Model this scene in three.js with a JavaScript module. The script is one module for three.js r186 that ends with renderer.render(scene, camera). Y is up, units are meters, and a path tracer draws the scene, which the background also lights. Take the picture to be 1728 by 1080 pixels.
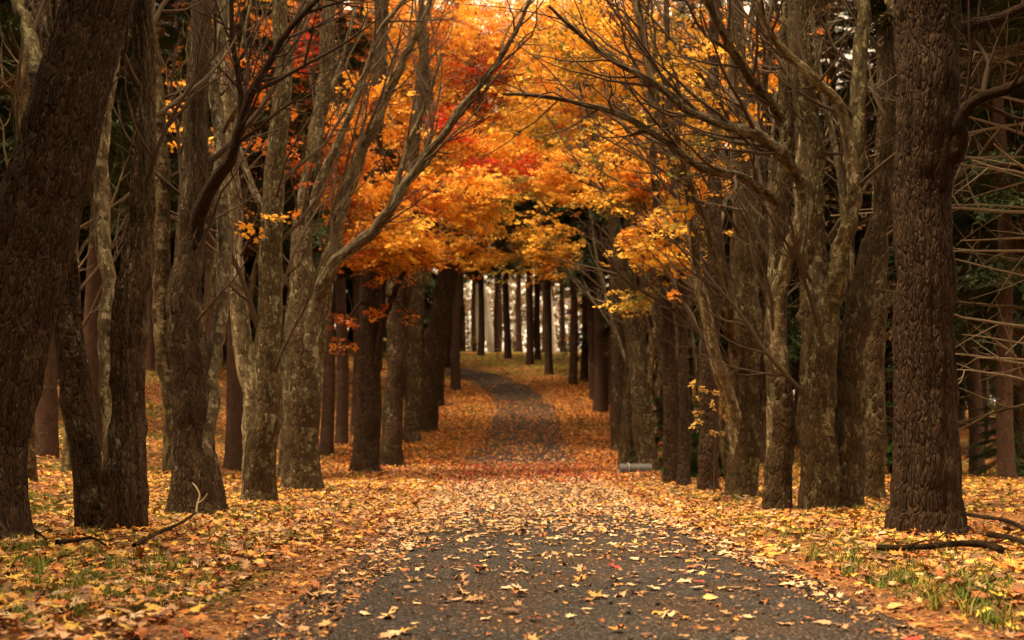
import * as THREE from 'three';

// ------------------------------------------------------------------ camera, sky, sun, exposure
const scene = new THREE.Scene();
const camera = new THREE.PerspectiveCamera(30, 1.6, 0.1, 600);
const EYE = 1.05, PITCH = Math.atan(205 / 2015);
camera.position.set(0, EYE, 0);
camera.rotation.x = PITCH;
camera.focus = 11.5;
camera.userData.fStop = 1.8;
camera.updateMatrixWorld();

const renderer = new THREE.WebGLRenderer({ antialias: true });
renderer.toneMapping = THREE.LinearToneMapping;
renderer.toneMappingExposure = 4.0;
renderer.shadowMap.enabled = true;

{ // an overcast autumn sky: warm, brighter towards the zenith
  const W = 128, H = 64, a = new Float32Array(W * H * 4);
  for (let j = 0; j < H; j++) {
    const el = (j + 0.5) / H * Math.PI - Math.PI / 2, s = Math.max(0, Math.sin(el));
    const L = 0.55 + 0.75 * s;
    for (let i = 0; i < W; i++) { const k = (j * W + i) * 4; a[k] = L * 1.14; a[k + 1] = L * 0.85; a[k + 2] = L * 0.54; a[k + 3] = 1; }
  }
  const sky = new THREE.DataTexture(a, W, H, THREE.RGBAFormat, THREE.FloatType);
  sky.mapping = THREE.EquirectangularReflectionMapping; sky.magFilter = THREE.LinearFilter; sky.needsUpdate = true;
  scene.background = sky; scene.environment = sky;
}
const sun = new THREE.DirectionalLight(new THREE.Color().setRGB(1, 0.77, 0.48), 1.5);
sun.position.set(-22, 60, -14); sun.target.position.set(0, 0, -25);
sun.castShadow = true; sun.shadow.radius = 24; sun.shadow.mapSize.set(2048, 2048);
Object.assign(sun.shadow.camera, { left: -70, right: 70, top: 70, bottom: -70, near: 1, far: 200 });
scene.add(sun, sun.target);

// ------------------------------------------------------------------ numbers and noise
function RNG(seed) { let a = seed >>> 0; return () => { a = (a + 0x6D2B79F5) | 0; let t = Math.imul(a ^ (a >>> 15), 1 | a); t = (t + Math.imul(t ^ (t >>> 7), 61 | t)) ^ t; return ((t ^ (t >>> 14)) >>> 0) / 4294967296; }; }
const clamp = (x, a = 0, b = 1) => Math.min(b, Math.max(a, x)), lerp = (a, b, t) => a + (b - a) * t;
const sstep = (a, b, x) => { const t = clamp((x - a) / (b - a)); return t * t * (3 - 2 * t); };
function hash(x, y, z) { let h = Math.imul(x, 374761393) ^ Math.imul(y, 668265263) ^ Math.imul(z, 2147483647 - 58); h = Math.imul(h ^ (h >>> 13), 1274126177); return ((h ^ (h >>> 16)) >>> 0) / 4294967296; }
function noise(x, y, z = 0) {
  const X = Math.floor(x), Y = Math.floor(y), Z = Math.floor(z), f = (t) => t * t * (3 - 2 * t), u = f(x - X), v = f(y - Y), w = f(z - Z);
  const e = (dz) => lerp(lerp(hash(X, Y, Z + dz), hash(X + 1, Y, Z + dz), u), lerp(hash(X, Y + 1, Z + dz), hash(X + 1, Y + 1, Z + dz), u), v);
  return lerp(e(0), e(1), w);
}
const fbm = (x, y, z = 0, n = 3) => { let s = 0, a = 0.5, t = 0; for (let i = 0; i < n; i++) { s += a * noise(x, y, z + i * 17); t += a; x *= 2.03; y *= 2.03; z *= 2.03; a *= 0.5; } return s / t; };
// noise that repeats after p by q cells, for textures
function pnoise(x, y, p, q, s) {
  const X = Math.floor(x), Y = Math.floor(y), f = (t) => t * t * (3 - 2 * t), u = f(x - X), v = f(y - Y), m = (a, b) => ((a % b) + b) % b;
  const h = (i, j) => hash(m(X + i, p), m(Y + j, q), s);
  return lerp(lerp(h(0, 0), h(1, 0), u), lerp(h(0, 1), h(1, 1), u), v);
}
const pfbm = (u, v, p, q, s, n = 4) => { let r = 0, a = 0.5, t = 0; for (let i = 0; i < n; i++) { r += a * pnoise(u * p, v * q, p, q, s + i * 31); t += a; p *= 2; q *= 2; a *= 0.5; } return r / t; };
const V3 = (x, y, z) => new THREE.Vector3(x, y, z);

// a point of the place, given as picture position and distance along the path (how the site was surveyed from the photograph)
const F = 2015, CP = Math.cos(PITCH), SP = Math.sin(PITCH);
function at(px, py, d) { const x = (px - 864) / F, y = (540 - py) / F, Y = y * CP + SP, Z = CP - y * SP; return V3(x / Z * d, EYE + Y / Z * d, -d); }
const metre = (d) => F / d;   // pixels to a metre at that distance

// ------------------------------------------------------------------ the lie of the land
const prof = [[-40, 0], [0, 0], [20, 0]];
for (const [py, d] of [[793, 36], [779, 40], [725, 49], [657, 62], [620, 72], [600, 80]]) prof.push([d, at(864, py, d).y]);
{ const top = prof[prof.length - 1][1]; prof.push([92, top + 0.9], [120, top - 0.2], [220, top - 4]); }
function profile(d) {
  let i = 0; while (i < prof.length - 2 && d > prof[i + 1][0]) i++;
  const m = (k) => k <= 0 || k >= prof.length - 1 ? 0 : (prof[k + 1][1] - prof[k - 1][1]) / (prof[k + 1][0] - prof[k - 1][0]);
  const [x0, y0] = prof[i], [x1, y1] = prof[i + 1], h = x1 - x0, t = clamp((d - x0) / h), a = t * t, b = a * t;
  return y0 * (2 * b - 3 * a + 1) + h * m(i) * (b - 2 * a + t) + y1 * (3 * a - 2 * b) + h * m(i + 1) * (b - a);
}
const pathPts = [[-40, 0.45], [0, 0.45], [12, 0.42], [20, 0.36], [40, 0.3], [50, 0.55], [56, 0.66], [61.5, -0.05], [66, -1.1], [69.5, -2.8], [73, -5.5], [77, -9.5], [82, -16], [88, -26]];
function pathX(d) { let i = 0; while (i < pathPts.length - 2 && d > pathPts[i + 1][0]) i++; const [a, x] = pathPts[i], [b, y] = pathPts[i + 1]; return lerp(x, y, sstep(a, b, d) * 0.4 + 0.6 * clamp((d - a) / (b - a))); }
function fromPath(x, d) { // distance to the path's middle line
  if (d < 52) return Math.abs(x - pathX(d)) * HALF / halfAt(d);
  let m = 1e9; for (let k = -14; k <= 14; k++) { const e = d + k * 0.9, q = Math.hypot(x - pathX(e), k * 0.9); if (q < m) m = q; }
  return m * HALF / halfAt(d);
}
const HALF = 2.02, halfAt = (d) => HALF * (1 - 0.34 * sstep(40, 58, d));
function land(x, d) { // height of the bare ground
  const right = sstep(9, 22, x), p = profile(d) * (1 - 0.5 * right);
  const left = Math.max(0, -x - 5.2), bank = left * 0.2 * clamp((d - 9) / 25, 0, 1.4) / (1 + left * 0.02);
  return p + bank;
}
function height(x, d) {
  const q = fromPath(x, d), verge = sstep(HALF - 0.25, HALF + 0.9, q);
  return land(x, d) - 0.035 + verge * (0.07 + 0.16 * (fbm(x * 0.55, d * 0.55, 3) - 0.5) + 0.05 * (noise(x * 2.3, d * 2.3, 9) - 0.5));
}
const onPath = (x, d) => land(x, d) + 0.012 - 0.02 * ((x - pathX(d)) / HALF) ** 2;
function hit(px, py) { // where a line of sight meets the ground
  for (let d = 3; d < 140; d += 0.05) { const p = at(px, py, d); if (p.y < height(p.x, d)) return p; }
  return at(px, py, 100);
}

// ------------------------------------------------------------------ textures
const enc = (c) => 255 * (c <= 0.0031308 ? 12.92 * c : 1.055 * Math.pow(clamp(c), 1 / 2.4) - 0.055);
function tex(W, H, fn, color) { // fn(u, v) gives linear [r, g, b] or a number
  const a = new Uint8Array(W * H * 4);
  for (let j = 0; j < H; j++) for (let i = 0; i < W; i++) {
    const c = fn((i + 0.5) / W, (j + 0.5) / H, i, j), k = (j * W + i) * 4;
    if (color) { a[k] = enc(c[0]); a[k + 1] = enc(c[1]); a[k + 2] = enc(c[2]); } else a[k] = a[k + 1] = a[k + 2] = clamp(c) * 255;
    a[k + 3] = 255;
  }
  const t = new THREE.DataTexture(a, W, H); t.wrapS = t.wrapT = THREE.RepeatWrapping; t.magFilter = THREE.LinearFilter; t.minFilter = THREE.LinearMipmapLinearFilter; t.generateMipmaps = true;
  if (color) t.colorSpace = THREE.SRGBColorSpace; t.needsUpdate = true; return t;
}
const mix3 = (a, b, t) => [lerp(a[0], b[0], t), lerp(a[1], b[1], t), lerp(a[2], b[2], t)];
const ridge = (u, v, p, q, s) => 1 - Math.abs(2 * pnoise(u * p, v * q, p, q, s) - 1);
function cells(u, v, p, q, s) { // [distance to the nearest crack, number of the cell]
  const X = u * p, Y = v * q; let a = 9, b = 9, id = 0;
  for (let i = -1; i <= 1; i++) for (let j = -1; j <= 1; j++) { const ci = Math.floor(X) + i, cj = Math.floor(Y) + j, m = ((ci % p) + p) % p, n = ((cj % q) + q) % q, dx = ci + hash(m, n, s) - X, dy = cj + hash(m, n, s + 1) - Y, e = Math.sqrt(dx * dx + dy * dy); if (e < a) { b = a; a = e; id = hash(m, n, s + 2); } else if (e < b) b = e; }
  return [b - a, id];
}
// bark: 1 m round by 2 m up
function barkHeight(kind) {
  return tex(512, 1024, (u, v) => {
    const w = (pfbm(u, v, 6, 8, 5, 3) - 0.5) * 0.09;
    if (kind === 'furrow') { const [a] = cells(u + w, v, 14, 9, 1), [b] = cells(u + w, v, 30, 16, 5), g = pfbm(u, v, 90, 40, 3, 2); return sstep(0, 0.4, a) * 0.55 + sstep(0, 0.35, b) * 0.32 + g * 0.13; }
    if (kind === 'plate') { const a = ridge(u + w, v + w, 12, 26, 11), b = ridge(u + w, v, 24, 16, 12); return 1 - Math.pow(Math.max(1 - a, 1 - b), 2) * 0.1 - Math.pow(a * b, 3) * 0.8 + 0.1 * pfbm(u, v, 50, 50, 13, 2); }
    return 0.55 * pfbm(u, v, 10, 34, 21, 3) + 0.3 * ridge(u + w, v, 30, 22, 22) + 0.2 * pfbm(u, v, 70, 90, 23, 2);
  });
}
function barkColor(base, spots, seed, lich, lichen) {
  return tex(512, 1024, (u, v) => {
    const g = pfbm(u, v, 60, 20, seed, 3), f = pfbm(u, v, 110, 130, seed + 7, 2), b = pfbm(u, v, 5, 8, seed + 3, 4);
    const w = (pfbm(u, v, 6, 8, 5, 3) - 0.5) * 0.09, [, id] = cells(u + w, v, 14, 9, 1), [, id2] = cells(u + w, v, 30, 16, 5);
    let c = mix3(base, spots, sstep(0.2, 0.8, 0.2 * g + 0.25 * b + 0.35 * id + 0.2 * id2));
    c = mix3(c, [c[0] * 0.4, c[1] * 0.37, c[2] * 0.35], sstep(0.6, 0.8, id2 * 0.6 + f * 0.4) * 0.5);
    const l = pfbm(u, v, 13, 22, seed + 9, 4) * 0.68 + pfbm(u, v, 3, 3, seed + 11, 2) * 0.32 + 0.22 * (f - 0.5); c = mix3(c, lichen, sstep(0.6 - lich, 0.67 - lich, l) * (0.35 + 0.5 * g));
    const m = pfbm(u, v, 9, 20, seed + 19, 4) + 0.3 * (g - 0.5); c = mix3(c, [0.04, 0.027, 0.017], sstep(0.58, 0.68, m) * 0.75);
    const k = 0.6 + 0.8 * f; return [c[0] * k, c[1] * k, c[2] * k];
  }, true);
}
const hFur = barkHeight('furrow'), hPlate = barkHeight('plate'), hFine = barkHeight('fine');
const std = (o) => new THREE.MeshPhysicalMaterial({ roughness: 0.95, specularIntensity: 0.15, ...o });
const cFur = barkColor([0.034, 0.0195, 0.0115], [0.066, 0.04, 0.0235], 100, -0.04, [0.11, 0.09, 0.055]);
const cBrown = barkColor([0.04, 0.024, 0.0135], [0.08, 0.051, 0.028], 200, 0.0, [0.17, 0.15, 0.095]);
const cBrown2 = barkColor([0.045, 0.03, 0.0175], [0.085, 0.06, 0.034], 250, 0.0, [0.2, 0.185, 0.12]);
const cGrey = barkColor([0.06, 0.045, 0.027], [0.12, 0.097, 0.06], 300, 0.05, [0.3, 0.27, 0.18]);
const cPine = barkColor([0.042, 0.023, 0.016], [0.07, 0.04, 0.027], 400, -0.06, [0.12, 0.1, 0.07]);
const tint = (r, g, b) => new THREE.Color().setRGB(r, g, b);
const BARK = {
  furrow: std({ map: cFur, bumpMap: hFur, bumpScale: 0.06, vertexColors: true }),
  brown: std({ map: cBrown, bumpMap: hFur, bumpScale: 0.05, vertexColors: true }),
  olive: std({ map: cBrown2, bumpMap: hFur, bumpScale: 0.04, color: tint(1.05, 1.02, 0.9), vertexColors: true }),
  grey: std({ map: cGrey, bumpMap: hFine, bumpScale: 0.022 }),
  tan: std({ map: cGrey, bumpMap: hFine, bumpScale: 0.022, color: tint(0.78, 0.68, 0.55) }),
  mossy: std({ map: cGrey, bumpMap: hFine, bumpScale: 0.022, color: tint(0.78, 0.76, 0.6) }),
  lichen: std({ map: cGrey, bumpMap: hFine, bumpScale: 0.022, color: tint(1.6, 1.55, 1.4) }),
  twig: std({ color: tint(0.07, 0.048, 0.031) }),
  darktwig: std({ color: tint(0.04, 0.024, 0.017) }),
  pine: std({ map: cPine, bumpMap: hPlate, bumpScale: 0.015 }),
  dead: std({ color: tint(0.2, 0.155, 0.105), bumpMap: hFine, bumpScale: 0.004 }),
  birch: std({ color: tint(0.5, 0.44, 0.35), bumpMap: hFine, bumpScale: 0.005 }),
};

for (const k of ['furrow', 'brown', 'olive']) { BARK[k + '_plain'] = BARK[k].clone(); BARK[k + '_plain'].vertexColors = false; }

// ------------------------------------------------------------------ meshes: tubes for everything that grows
class Geo {
  constructor() { this.p = []; this.t = []; this.c = []; this.i = []; this.rings = []; }
  tube(pts, rad, o = {}) {
    const n = pts.length; if (n < 2) return this;
    const seg = o.seg || 6, T = [], up = V3(0.31, 0.13, 0.94).normalize(), N = V3(0, 0, 0), B = V3(0, 0, 0), q = V3(0, 0, 0);
    for (let i = 0; i < n; i++) T.push(V3(0, 0, 0).subVectors(pts[Math.min(n - 1, i + 1)], pts[Math.max(0, i - 1)]).normalize());
    N.crossVectors(up, T[0]); if (N.lengthSq() < 1e-4) N.set(1, 0, 0); N.normalize();
    const circ = Math.max(1, Math.round(2 * Math.PI * rad[0])) * (o.tile || 1), v0 = this.p.length / 3; let s = 0;
    for (let i = 0; i < n; i++) {
      N.addScaledVector(T[i], -N.dot(T[i])).normalize(); B.crossVectors(T[i], N);
      if (i) s += pts[i].distanceTo(pts[i - 1]);
      this.rings.push(this.p.length / 3, seg);
      for (let j = 0; j <= seg; j++) {
        const th = (j % seg) / seg * Math.PI * 2, c = Math.cos(th), w = Math.sin(th); let r = rad[i];
        q.copy(N).multiplyScalar(c).addScaledVector(B, w);
        if (o.flare) r += rad[0] * o.flare * Math.exp(-Math.max(0, s - 0.15) / (o.flareH || 0.28)) * (0.35 + 0.65 * (0.5 + 0.5 * Math.sin(th * (o.roots || 5) + (o.seed || 0)) * (0.6 + 0.4 * Math.sin(2 * th + 1.7))));
        if (o.lump) { const k = (o.freq || 2.2); r *= 1 + o.lump * 2 * (fbm(c * rad[0] * k + 5 + (o.seed || 0), s * k * 0.7, w * rad[0] * k + 9, 3) - 0.5) + o.lump * 0.5 * Math.sin(th * 2 + (o.seed || 0) + s * 0.4); }
        if (o.ridge) { const k = 15, wob = 1.3 * fbm(c * 2.5, s * 1.3, w * 2.5 + (o.seed || 0), 2); const a = 1 - Math.abs(2 * noise(c * rad[0] * k + wob * 2 + 3, s * 1.5, w * rad[0] * k + wob + (o.seed || 0)) - 1); r += o.ridge * (a - 0.55) + o.ridge * 0.5 * (noise(c * rad[0] * 34, s * 7, w * rad[0] * 34) - 0.5); }
        if (o.knots) for (const [ks, kt, kw, ka] of o.knots) { const dt = Math.atan2(Math.sin(th - kt), Math.cos(th - kt)) * rad[i]; r += ka * Math.exp(-((s - ks) ** 2 + dt * dt) / (kw * kw)) * (0.7 + 0.6 * noise(c * 9, s * 14, w * 9)); }
        this.p.push(pts[i].x + q.x * r, pts[i].y + q.y * r, pts[i].z + q.z * r);
        this.t.push(j / seg * circ, s / 2 * (o.tile || 1) + (o.seed || 0) * 0.137);
        if (o.tone) this.c.push(...o.tone(s, c * rad[i], w * rad[i]));
        if (i && j < seg) { const a = v0 + (i - 1) * (seg + 1) + j, b = a + seg + 1; this.i.push(a, a + 1, b, b, a + 1, b + 1); }
      }
    }
    const e = this.p.length / 3, l = pts[n - 1]; this.p.push(l.x + T[n - 1].x * rad[n - 1] * 0.6, l.y + T[n - 1].y * rad[n - 1] * 0.6, l.z + T[n - 1].z * rad[n - 1] * 0.6); this.t.push(0.5, s / 2); if (o.tone) this.c.push(...o.tone(s, 0, 0));
    for (let j = 0; j < seg; j++) { const a = v0 + (n - 1) * (seg + 1) + j; this.i.push(a, a + 1, e); }
    return this;
  }
  build(off) {
    const g = new THREE.BufferGeometry(), p = new Float32Array(this.p);
    if (off) for (let i = 0; i < p.length; i += 3) { p[i] -= off.x; p[i + 1] -= off.y; p[i + 2] -= off.z; }
    g.setAttribute('position', new THREE.BufferAttribute(p, 3)); g.setAttribute('uv', new THREE.BufferAttribute(new Float32Array(this.t), 2)); if (this.c.length) g.setAttribute('color', new THREE.BufferAttribute(new Float32Array(this.c), 3)); g.setIndex(this.i); g.computeVertexNormals();
    const N = g.attributes.normal.array;
    for (let k = 0; k < this.rings.length; k += 2) { const a = this.rings[k] * 3, b = (this.rings[k] + this.rings[k + 1]) * 3; for (let c = 0; c < 3; c++) N[a + c] = N[b + c] = (N[a + c] + N[b + c]) / 2; }
    return g;
  }
}
const taken = {};
function numbered(n) { taken[n] = (taken[n] ?? -1) + 1; return taken[n] ? `${n}_${String(taken[n]).padStart(3, '0')}` : n; }
function mesh(name, g, m, parent, kind) { const o = new THREE.Mesh(g, m); o.name = name; o.castShadow = o.receiveShadow = true; if (kind) o.userData.kind = kind; parent.add(o); return o; }
function thing(name, label, category, pos, group) { const o = new THREE.Group(); o.name = numbered(name); o.position.copy(pos); o.userData = { label, category }; if (group) o.userData.group = group; scene.add(o); return o; }

function smooth(pts, rad, step) { // a finer line through the given points
  const c = new THREE.CatmullRomCurve3(pts, false, 'centripetal'), L = c.getLength(), n = Math.max(3, Math.round(L / step)), P = [], R = [];
  for (let i = 0; i <= n; i++) { const t = i / n, k = t * (pts.length - 1), a = Math.min(pts.length - 2, Math.floor(k)); P.push(c.getPoint(t)); R.push(lerp(rad[a], rad[a + 1], k - a)); }
  return [P, R];
}
const turned = (d, ang, az) => { const a = V3(0, 0, 0).crossVectors(d, Math.abs(d.y) < 0.9 ? V3(0, 1, 0) : V3(1, 0, 0)).normalize(); return d.clone().applyAxisAngle(a, ang).applyAxisAngle(d, az).normalize(); };
// a branch with its twigs, all added to one Geo; o: up (towards the sky), bias (a direction), wig, dens, tips (collects ends)
function grow(G, start, dir, len, r, lev, rng, o) {
  const step = Math.max(0.12, Math.min(0.4, len / 7)), n = Math.max(3, Math.round(len / step)), P = [start.clone()], R = [r], D = [dir.clone()], d = dir.clone(), wig = o.wig ?? 0.16;
  for (let i = 1; i <= n; i++) {
    d.x += (rng() - 0.5) * 2 * wig; d.y += (rng() - 0.5) * 2 * wig + (o.up ?? 0.06); d.z += (rng() - 0.5) * 2 * wig;
    if (rng() < (o.kink ?? 0.13)) { d.x += (rng() - 0.5) * 0.8; d.y += (rng() - 0.5) * 0.6; d.z += (rng() - 0.5) * 0.8; }
    if (o.bias) d.addScaledVector(o.bias, 0.05);
    d.normalize(); P.push(P[i - 1].clone().addScaledVector(d, len / n)); R.push(r * lerp(1, 0.28, i / n)); D.push(d.clone());
  }
  G.tube(P, R, { seg: r > 0.05 ? 9 : r > 0.025 ? 7 : r > 0.012 ? 5 : 4, lump: r > 0.03 ? 0.12 : 0, tile: r > 0.05 ? 1 : 0.5, seed: Math.floor(rng() * 50) });
  if (o.tips) o.tips.push(P[n].clone());
  if (lev <= 0) return;
  const kids = Math.max(1, Math.round(len * (o.dens ?? 1.6) * (0.7 + 0.6 * rng())));
  for (let k = 0; k < kids; k++) {
    const t = lerp(0.18, 0.97, (k + rng()) / kids), i = Math.min(n - 1, Math.floor(t * n)), rr = Math.min(R[i] * lerp(0.45, 0.75, rng()), r * 0.6); if (rr < 0.0022) continue;
    grow(G, P[i].clone().lerp(P[i + 1], t * n - i), turned(D[i], lerp(0.45, 1.05, rng()), rng() * 6.28), Math.max(0.25, len * lerp(0.28, 0.6, rng()) * (1.15 - 0.6 * t)), rr, lev - 1, rng, o);
  }
}
// one stem of a tree from surveyed points [px, py, width in px, depth offset]
function stemLine(s, d) {
  const m = metre(d), P = s.p.map(([x, y, , dz]) => at(x, y, d + (dz || 0))), R = s.p.map(([, , w]) => w / 2 / m);
  if (s.ext) { const k = P.length - 1, dir = V3(0, 0, 0).subVectors(P[k], P[k - 1]).normalize(), n = Math.ceil(s.ext / 1.2); for (let i = 1; i <= n; i++) { dir.x += (hash(i, k, 7 + s.p[0][0]) - 0.5) * 0.3; dir.z += (hash(i, k, 9 + s.p[0][0]) - 0.5) * 0.3; dir.y += 0.12; dir.normalize(); P.push(P[P.length - 1].clone().addScaledVector(dir, s.ext / n)); R.push(R[k] * lerp(1, 0.35, i / n)); } }
  return [P, R];
}
let treeCount = 0;
function surveyedTree(o) {
  const rng = RNG(1000 + 77 * treeCount++), d = o.d, m = metre(d), b0 = o.stems[0].p[0], bx = at(b0[0], b0[1], d).x, base = V3(bx, height(bx, d), -d);
  const T = thing(o.name || 'maple_tree', o.label, 'tree', base, o.group);
  const lines = []; let stems = o.stems, joint = null;
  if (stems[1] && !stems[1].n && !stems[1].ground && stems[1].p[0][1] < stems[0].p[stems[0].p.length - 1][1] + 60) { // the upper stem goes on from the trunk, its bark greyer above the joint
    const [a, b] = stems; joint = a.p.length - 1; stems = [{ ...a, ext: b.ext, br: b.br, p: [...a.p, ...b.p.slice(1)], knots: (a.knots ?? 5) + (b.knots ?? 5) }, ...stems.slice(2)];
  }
  stems.forEach((s, k) => {
    let [P, R] = stemLine(s, d);
    const ground = s.ground ?? (k === 0);
    if (!ground) { // set its root into the stem it leaves
      let best = 1e9, line = null, ix = 0; lines.forEach(([l]) => l.forEach((v, i) => { const e = v.distanceTo(P[0]); if (e < best) { best = e; line = l; ix = i; } }));
      const rr = lines.find(([l]) => l === line)[1], step = line[1].distanceTo(line[0]), lo = Math.max(0, ix - Math.round((0.5 + best) / step));
      P[0].z = lerp(P[0].z, line[ix].z, 0.6); if (P[1] && s.p.length > 3) P[1].z = lerp(P[1].z, line[ix].z, 0.25);
      P.unshift(line[lo].clone()); R.unshift(Math.max(R[0], Math.min(rr[lo] * 0.85, R[0] * 1.7))); R[1] *= 1.12;
    }
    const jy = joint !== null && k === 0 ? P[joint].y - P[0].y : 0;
    if (ground) { P[0].y = height(P[0].x, -P[0].z) - 0.02; P.unshift(P[0].clone().add(V3(0, -0.3, 0))); R.unshift(R[0] * 1.05); }
    const near = d < 16, fine = near ? 0.045 : d < 25 ? 0.08 : 0.16;
    const [Q, S] = smooth(P, R, fine); { const amp = Math.min(0.09, 0.025 + S[0] * 0.22), fr = k ? 1.5 : 0.9, sd = treeCount * 11 + k * 3; Q.forEach((v, i) => { const e = i * fine, w = sstep(0.1, 0.8, e); v.x += w * amp * 2 * (fbm(e * fr, sd, 1, 3) - 0.5); v.z += w * amp * 2 * (fbm(e * fr, sd, 7, 3) - 0.5); }); } lines.push([Q, S]);
    const L = Q.length * fine, knots = [];
    if (s.p[0][2] / m > 0.22) for (let i = 0; i < (s.knots ?? 5); i++) knots.push([L * rng(), rng() * 6.28, lerp(0.05, 0.16, rng()), lerp(-0.05, 0.07, rng())]);
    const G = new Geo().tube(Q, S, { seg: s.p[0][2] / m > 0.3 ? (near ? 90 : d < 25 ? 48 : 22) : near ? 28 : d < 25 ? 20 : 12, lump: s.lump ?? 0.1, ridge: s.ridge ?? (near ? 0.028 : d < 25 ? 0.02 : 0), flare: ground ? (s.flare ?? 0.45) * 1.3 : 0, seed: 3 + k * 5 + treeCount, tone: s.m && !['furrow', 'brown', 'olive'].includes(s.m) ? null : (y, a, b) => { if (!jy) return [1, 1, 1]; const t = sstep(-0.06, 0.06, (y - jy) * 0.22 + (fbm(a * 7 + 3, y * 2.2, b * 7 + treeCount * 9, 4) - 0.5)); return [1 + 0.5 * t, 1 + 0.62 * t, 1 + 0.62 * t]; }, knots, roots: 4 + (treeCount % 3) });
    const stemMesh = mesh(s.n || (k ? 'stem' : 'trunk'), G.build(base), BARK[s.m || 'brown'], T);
    const br = s.br; if (!br) return;
    for (let i = 0; i < br.n; i++) {
      const t = lerp(br.a ?? 0.3, br.b ?? 0.98, (i + rng()) / br.n), j = Math.min(Q.length - 2, Math.floor(t * (Q.length - 1))), dir0 = V3(0, 0, 0).subVectors(Q[j + 1], Q[j]).normalize();
      let dir = turned(dir0, lerp(0.5, 1.15, rng()), rng() * 6.28);
      if (br.to) { dir.addScaledVector(V3(...br.to), 0.9 * rng()).normalize(); }
      const len = lerp(br.len[0], br.len[1], rng()), g = new Geo();
      grow(g, Q[j], dir, len, Math.min(S[j] * 0.55, (br.r ?? 0.012) * len + 0.008), br.lev ?? 2, rng, { up: br.up ?? 0.07, bias: br.to ? V3(...br.to) : null, dens: br.dens ?? 2.3, wig: br.wig });
      mesh('branch', g.build(base), BARK[br.m || (s.m === 'grey' ? 'tan' : 'twig')], stemMesh);
    }
  });
  if (o.crown) crown(T, base, o.crown, rng, d);
  return T;
}

// ------------------------------------------------------------------ leaves
function leafShape(full, curl, seed) { // a maple leaf about 1 unit across, lying in xz, stalk towards -z
  const lobes = full ? [[0, -0.32], [0.12, -0.24], [0.3, -0.34], [0.27, -0.18], [0.52, -0.12], [0.36, 0.0], [0.5, 0.22], [0.24, 0.16], [0.16, 0.3], [0.1, 0.34], [0, 0.58]] : [[0, -0.3], [0.34, -0.24], [0.26, -0.04], [0.5, 0.16], [0.2, 0.18], [0, 0.55]];
  const out = [...lobes, ...lobes.slice(1, -1).reverse().map(([x, z]) => [-x, z])], p = [0, 0.04 * curl, -0.02], t = [0.5, 0.45], idx = [];
  out.forEach(([x, z], i) => {
    const k = 1 + 0.14 * (hash(i, seed, 5) - 0.5), X = x * k, Z = z * k, rr = X * X + Z * Z;
    p.push(X, curl * (0.55 * rr * (0.4 + hash(i >> 1, seed, 1)) * (hash(i >> 2, seed, 2) > 0.3 ? 1 : -0.7)) + 0.06 * curl * Math.sin(9 * X + seed), Z); t.push(0.5 + X * 0.8, 0.5 + Z * 0.8);
    idx.push(0, 1 + (i + 1) % out.length, 1 + i);
  });
  if (full) { const b = p.length / 3, z0 = -0.3; p.push(-0.012, 0.01, z0, 0.012, 0.01, z0, 0.03 + 0.06 * hash(seed, 1, 1), 0.05 * curl, -0.62); t.push(0.5, 0.2, 0.52, 0.2, 0.5, 0.05); idx.push(b, b + 1, b + 2); }
  const g = new THREE.BufferGeometry(); g.setAttribute('position', new THREE.Float32BufferAttribute(p, 3)); g.setAttribute('uv', new THREE.Float32BufferAttribute(t, 2)); g.setIndex(idx); g.computeVertexNormals(); return g;
}
// a spray: a few dozen leaves round a twig end, in loose flat tiers
function sprayShape(n, seed, size, spread, flat) {
  const rng = RNG(seed), src = leafShape(false, 0.7, seed), sp = src.attributes.position, p = [], idx = [], M = new THREE.Matrix4(), q = new THREE.Quaternion(), v = V3(0, 0, 0);
  for (let k = 0; k < n; k++) {
    const a = rng() * 6.28, r = Math.sqrt(rng()) * spread; q.setFromEuler(new THREE.Euler((rng() - 0.5) * 1.7 + 0.35, rng() * 6.28, (rng() - 0.5) * 1.5));
    const s = size * lerp(0.7, 1.25, rng()); M.compose(V3(Math.cos(a) * r, (rng() - 0.5) * spread * flat - r * 0.15, Math.sin(a) * r), q, V3(s, s, s));
    const b = p.length / 3; for (let i = 0; i < sp.count; i++) { v.fromBufferAttribute(sp, i).applyMatrix4(M); p.push(v.x, v.y, v.z); }
    for (const i of src.index.array) idx.push(b + i);
  }
  const g = new THREE.BufferGeometry(); g.setAttribute('position', new THREE.Float32BufferAttribute(p, 3)); g.setIndex(idx); g.computeVertexNormals(); return g;
}
const SPRAYS = [sprayShape(15, 11, 0.125, 0.27, 0.4), sprayShape(17, 12, 0.12, 0.36, 0.3), sprayShape(11, 13, 0.13, 0.22, 0.8)];
const leafMat = new THREE.MeshPhysicalMaterial({ color: 0xffffff, roughness: 1, transmission: 0.26, thickness: 0, specularIntensity: 0.3, side: THREE.DoubleSide });
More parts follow.
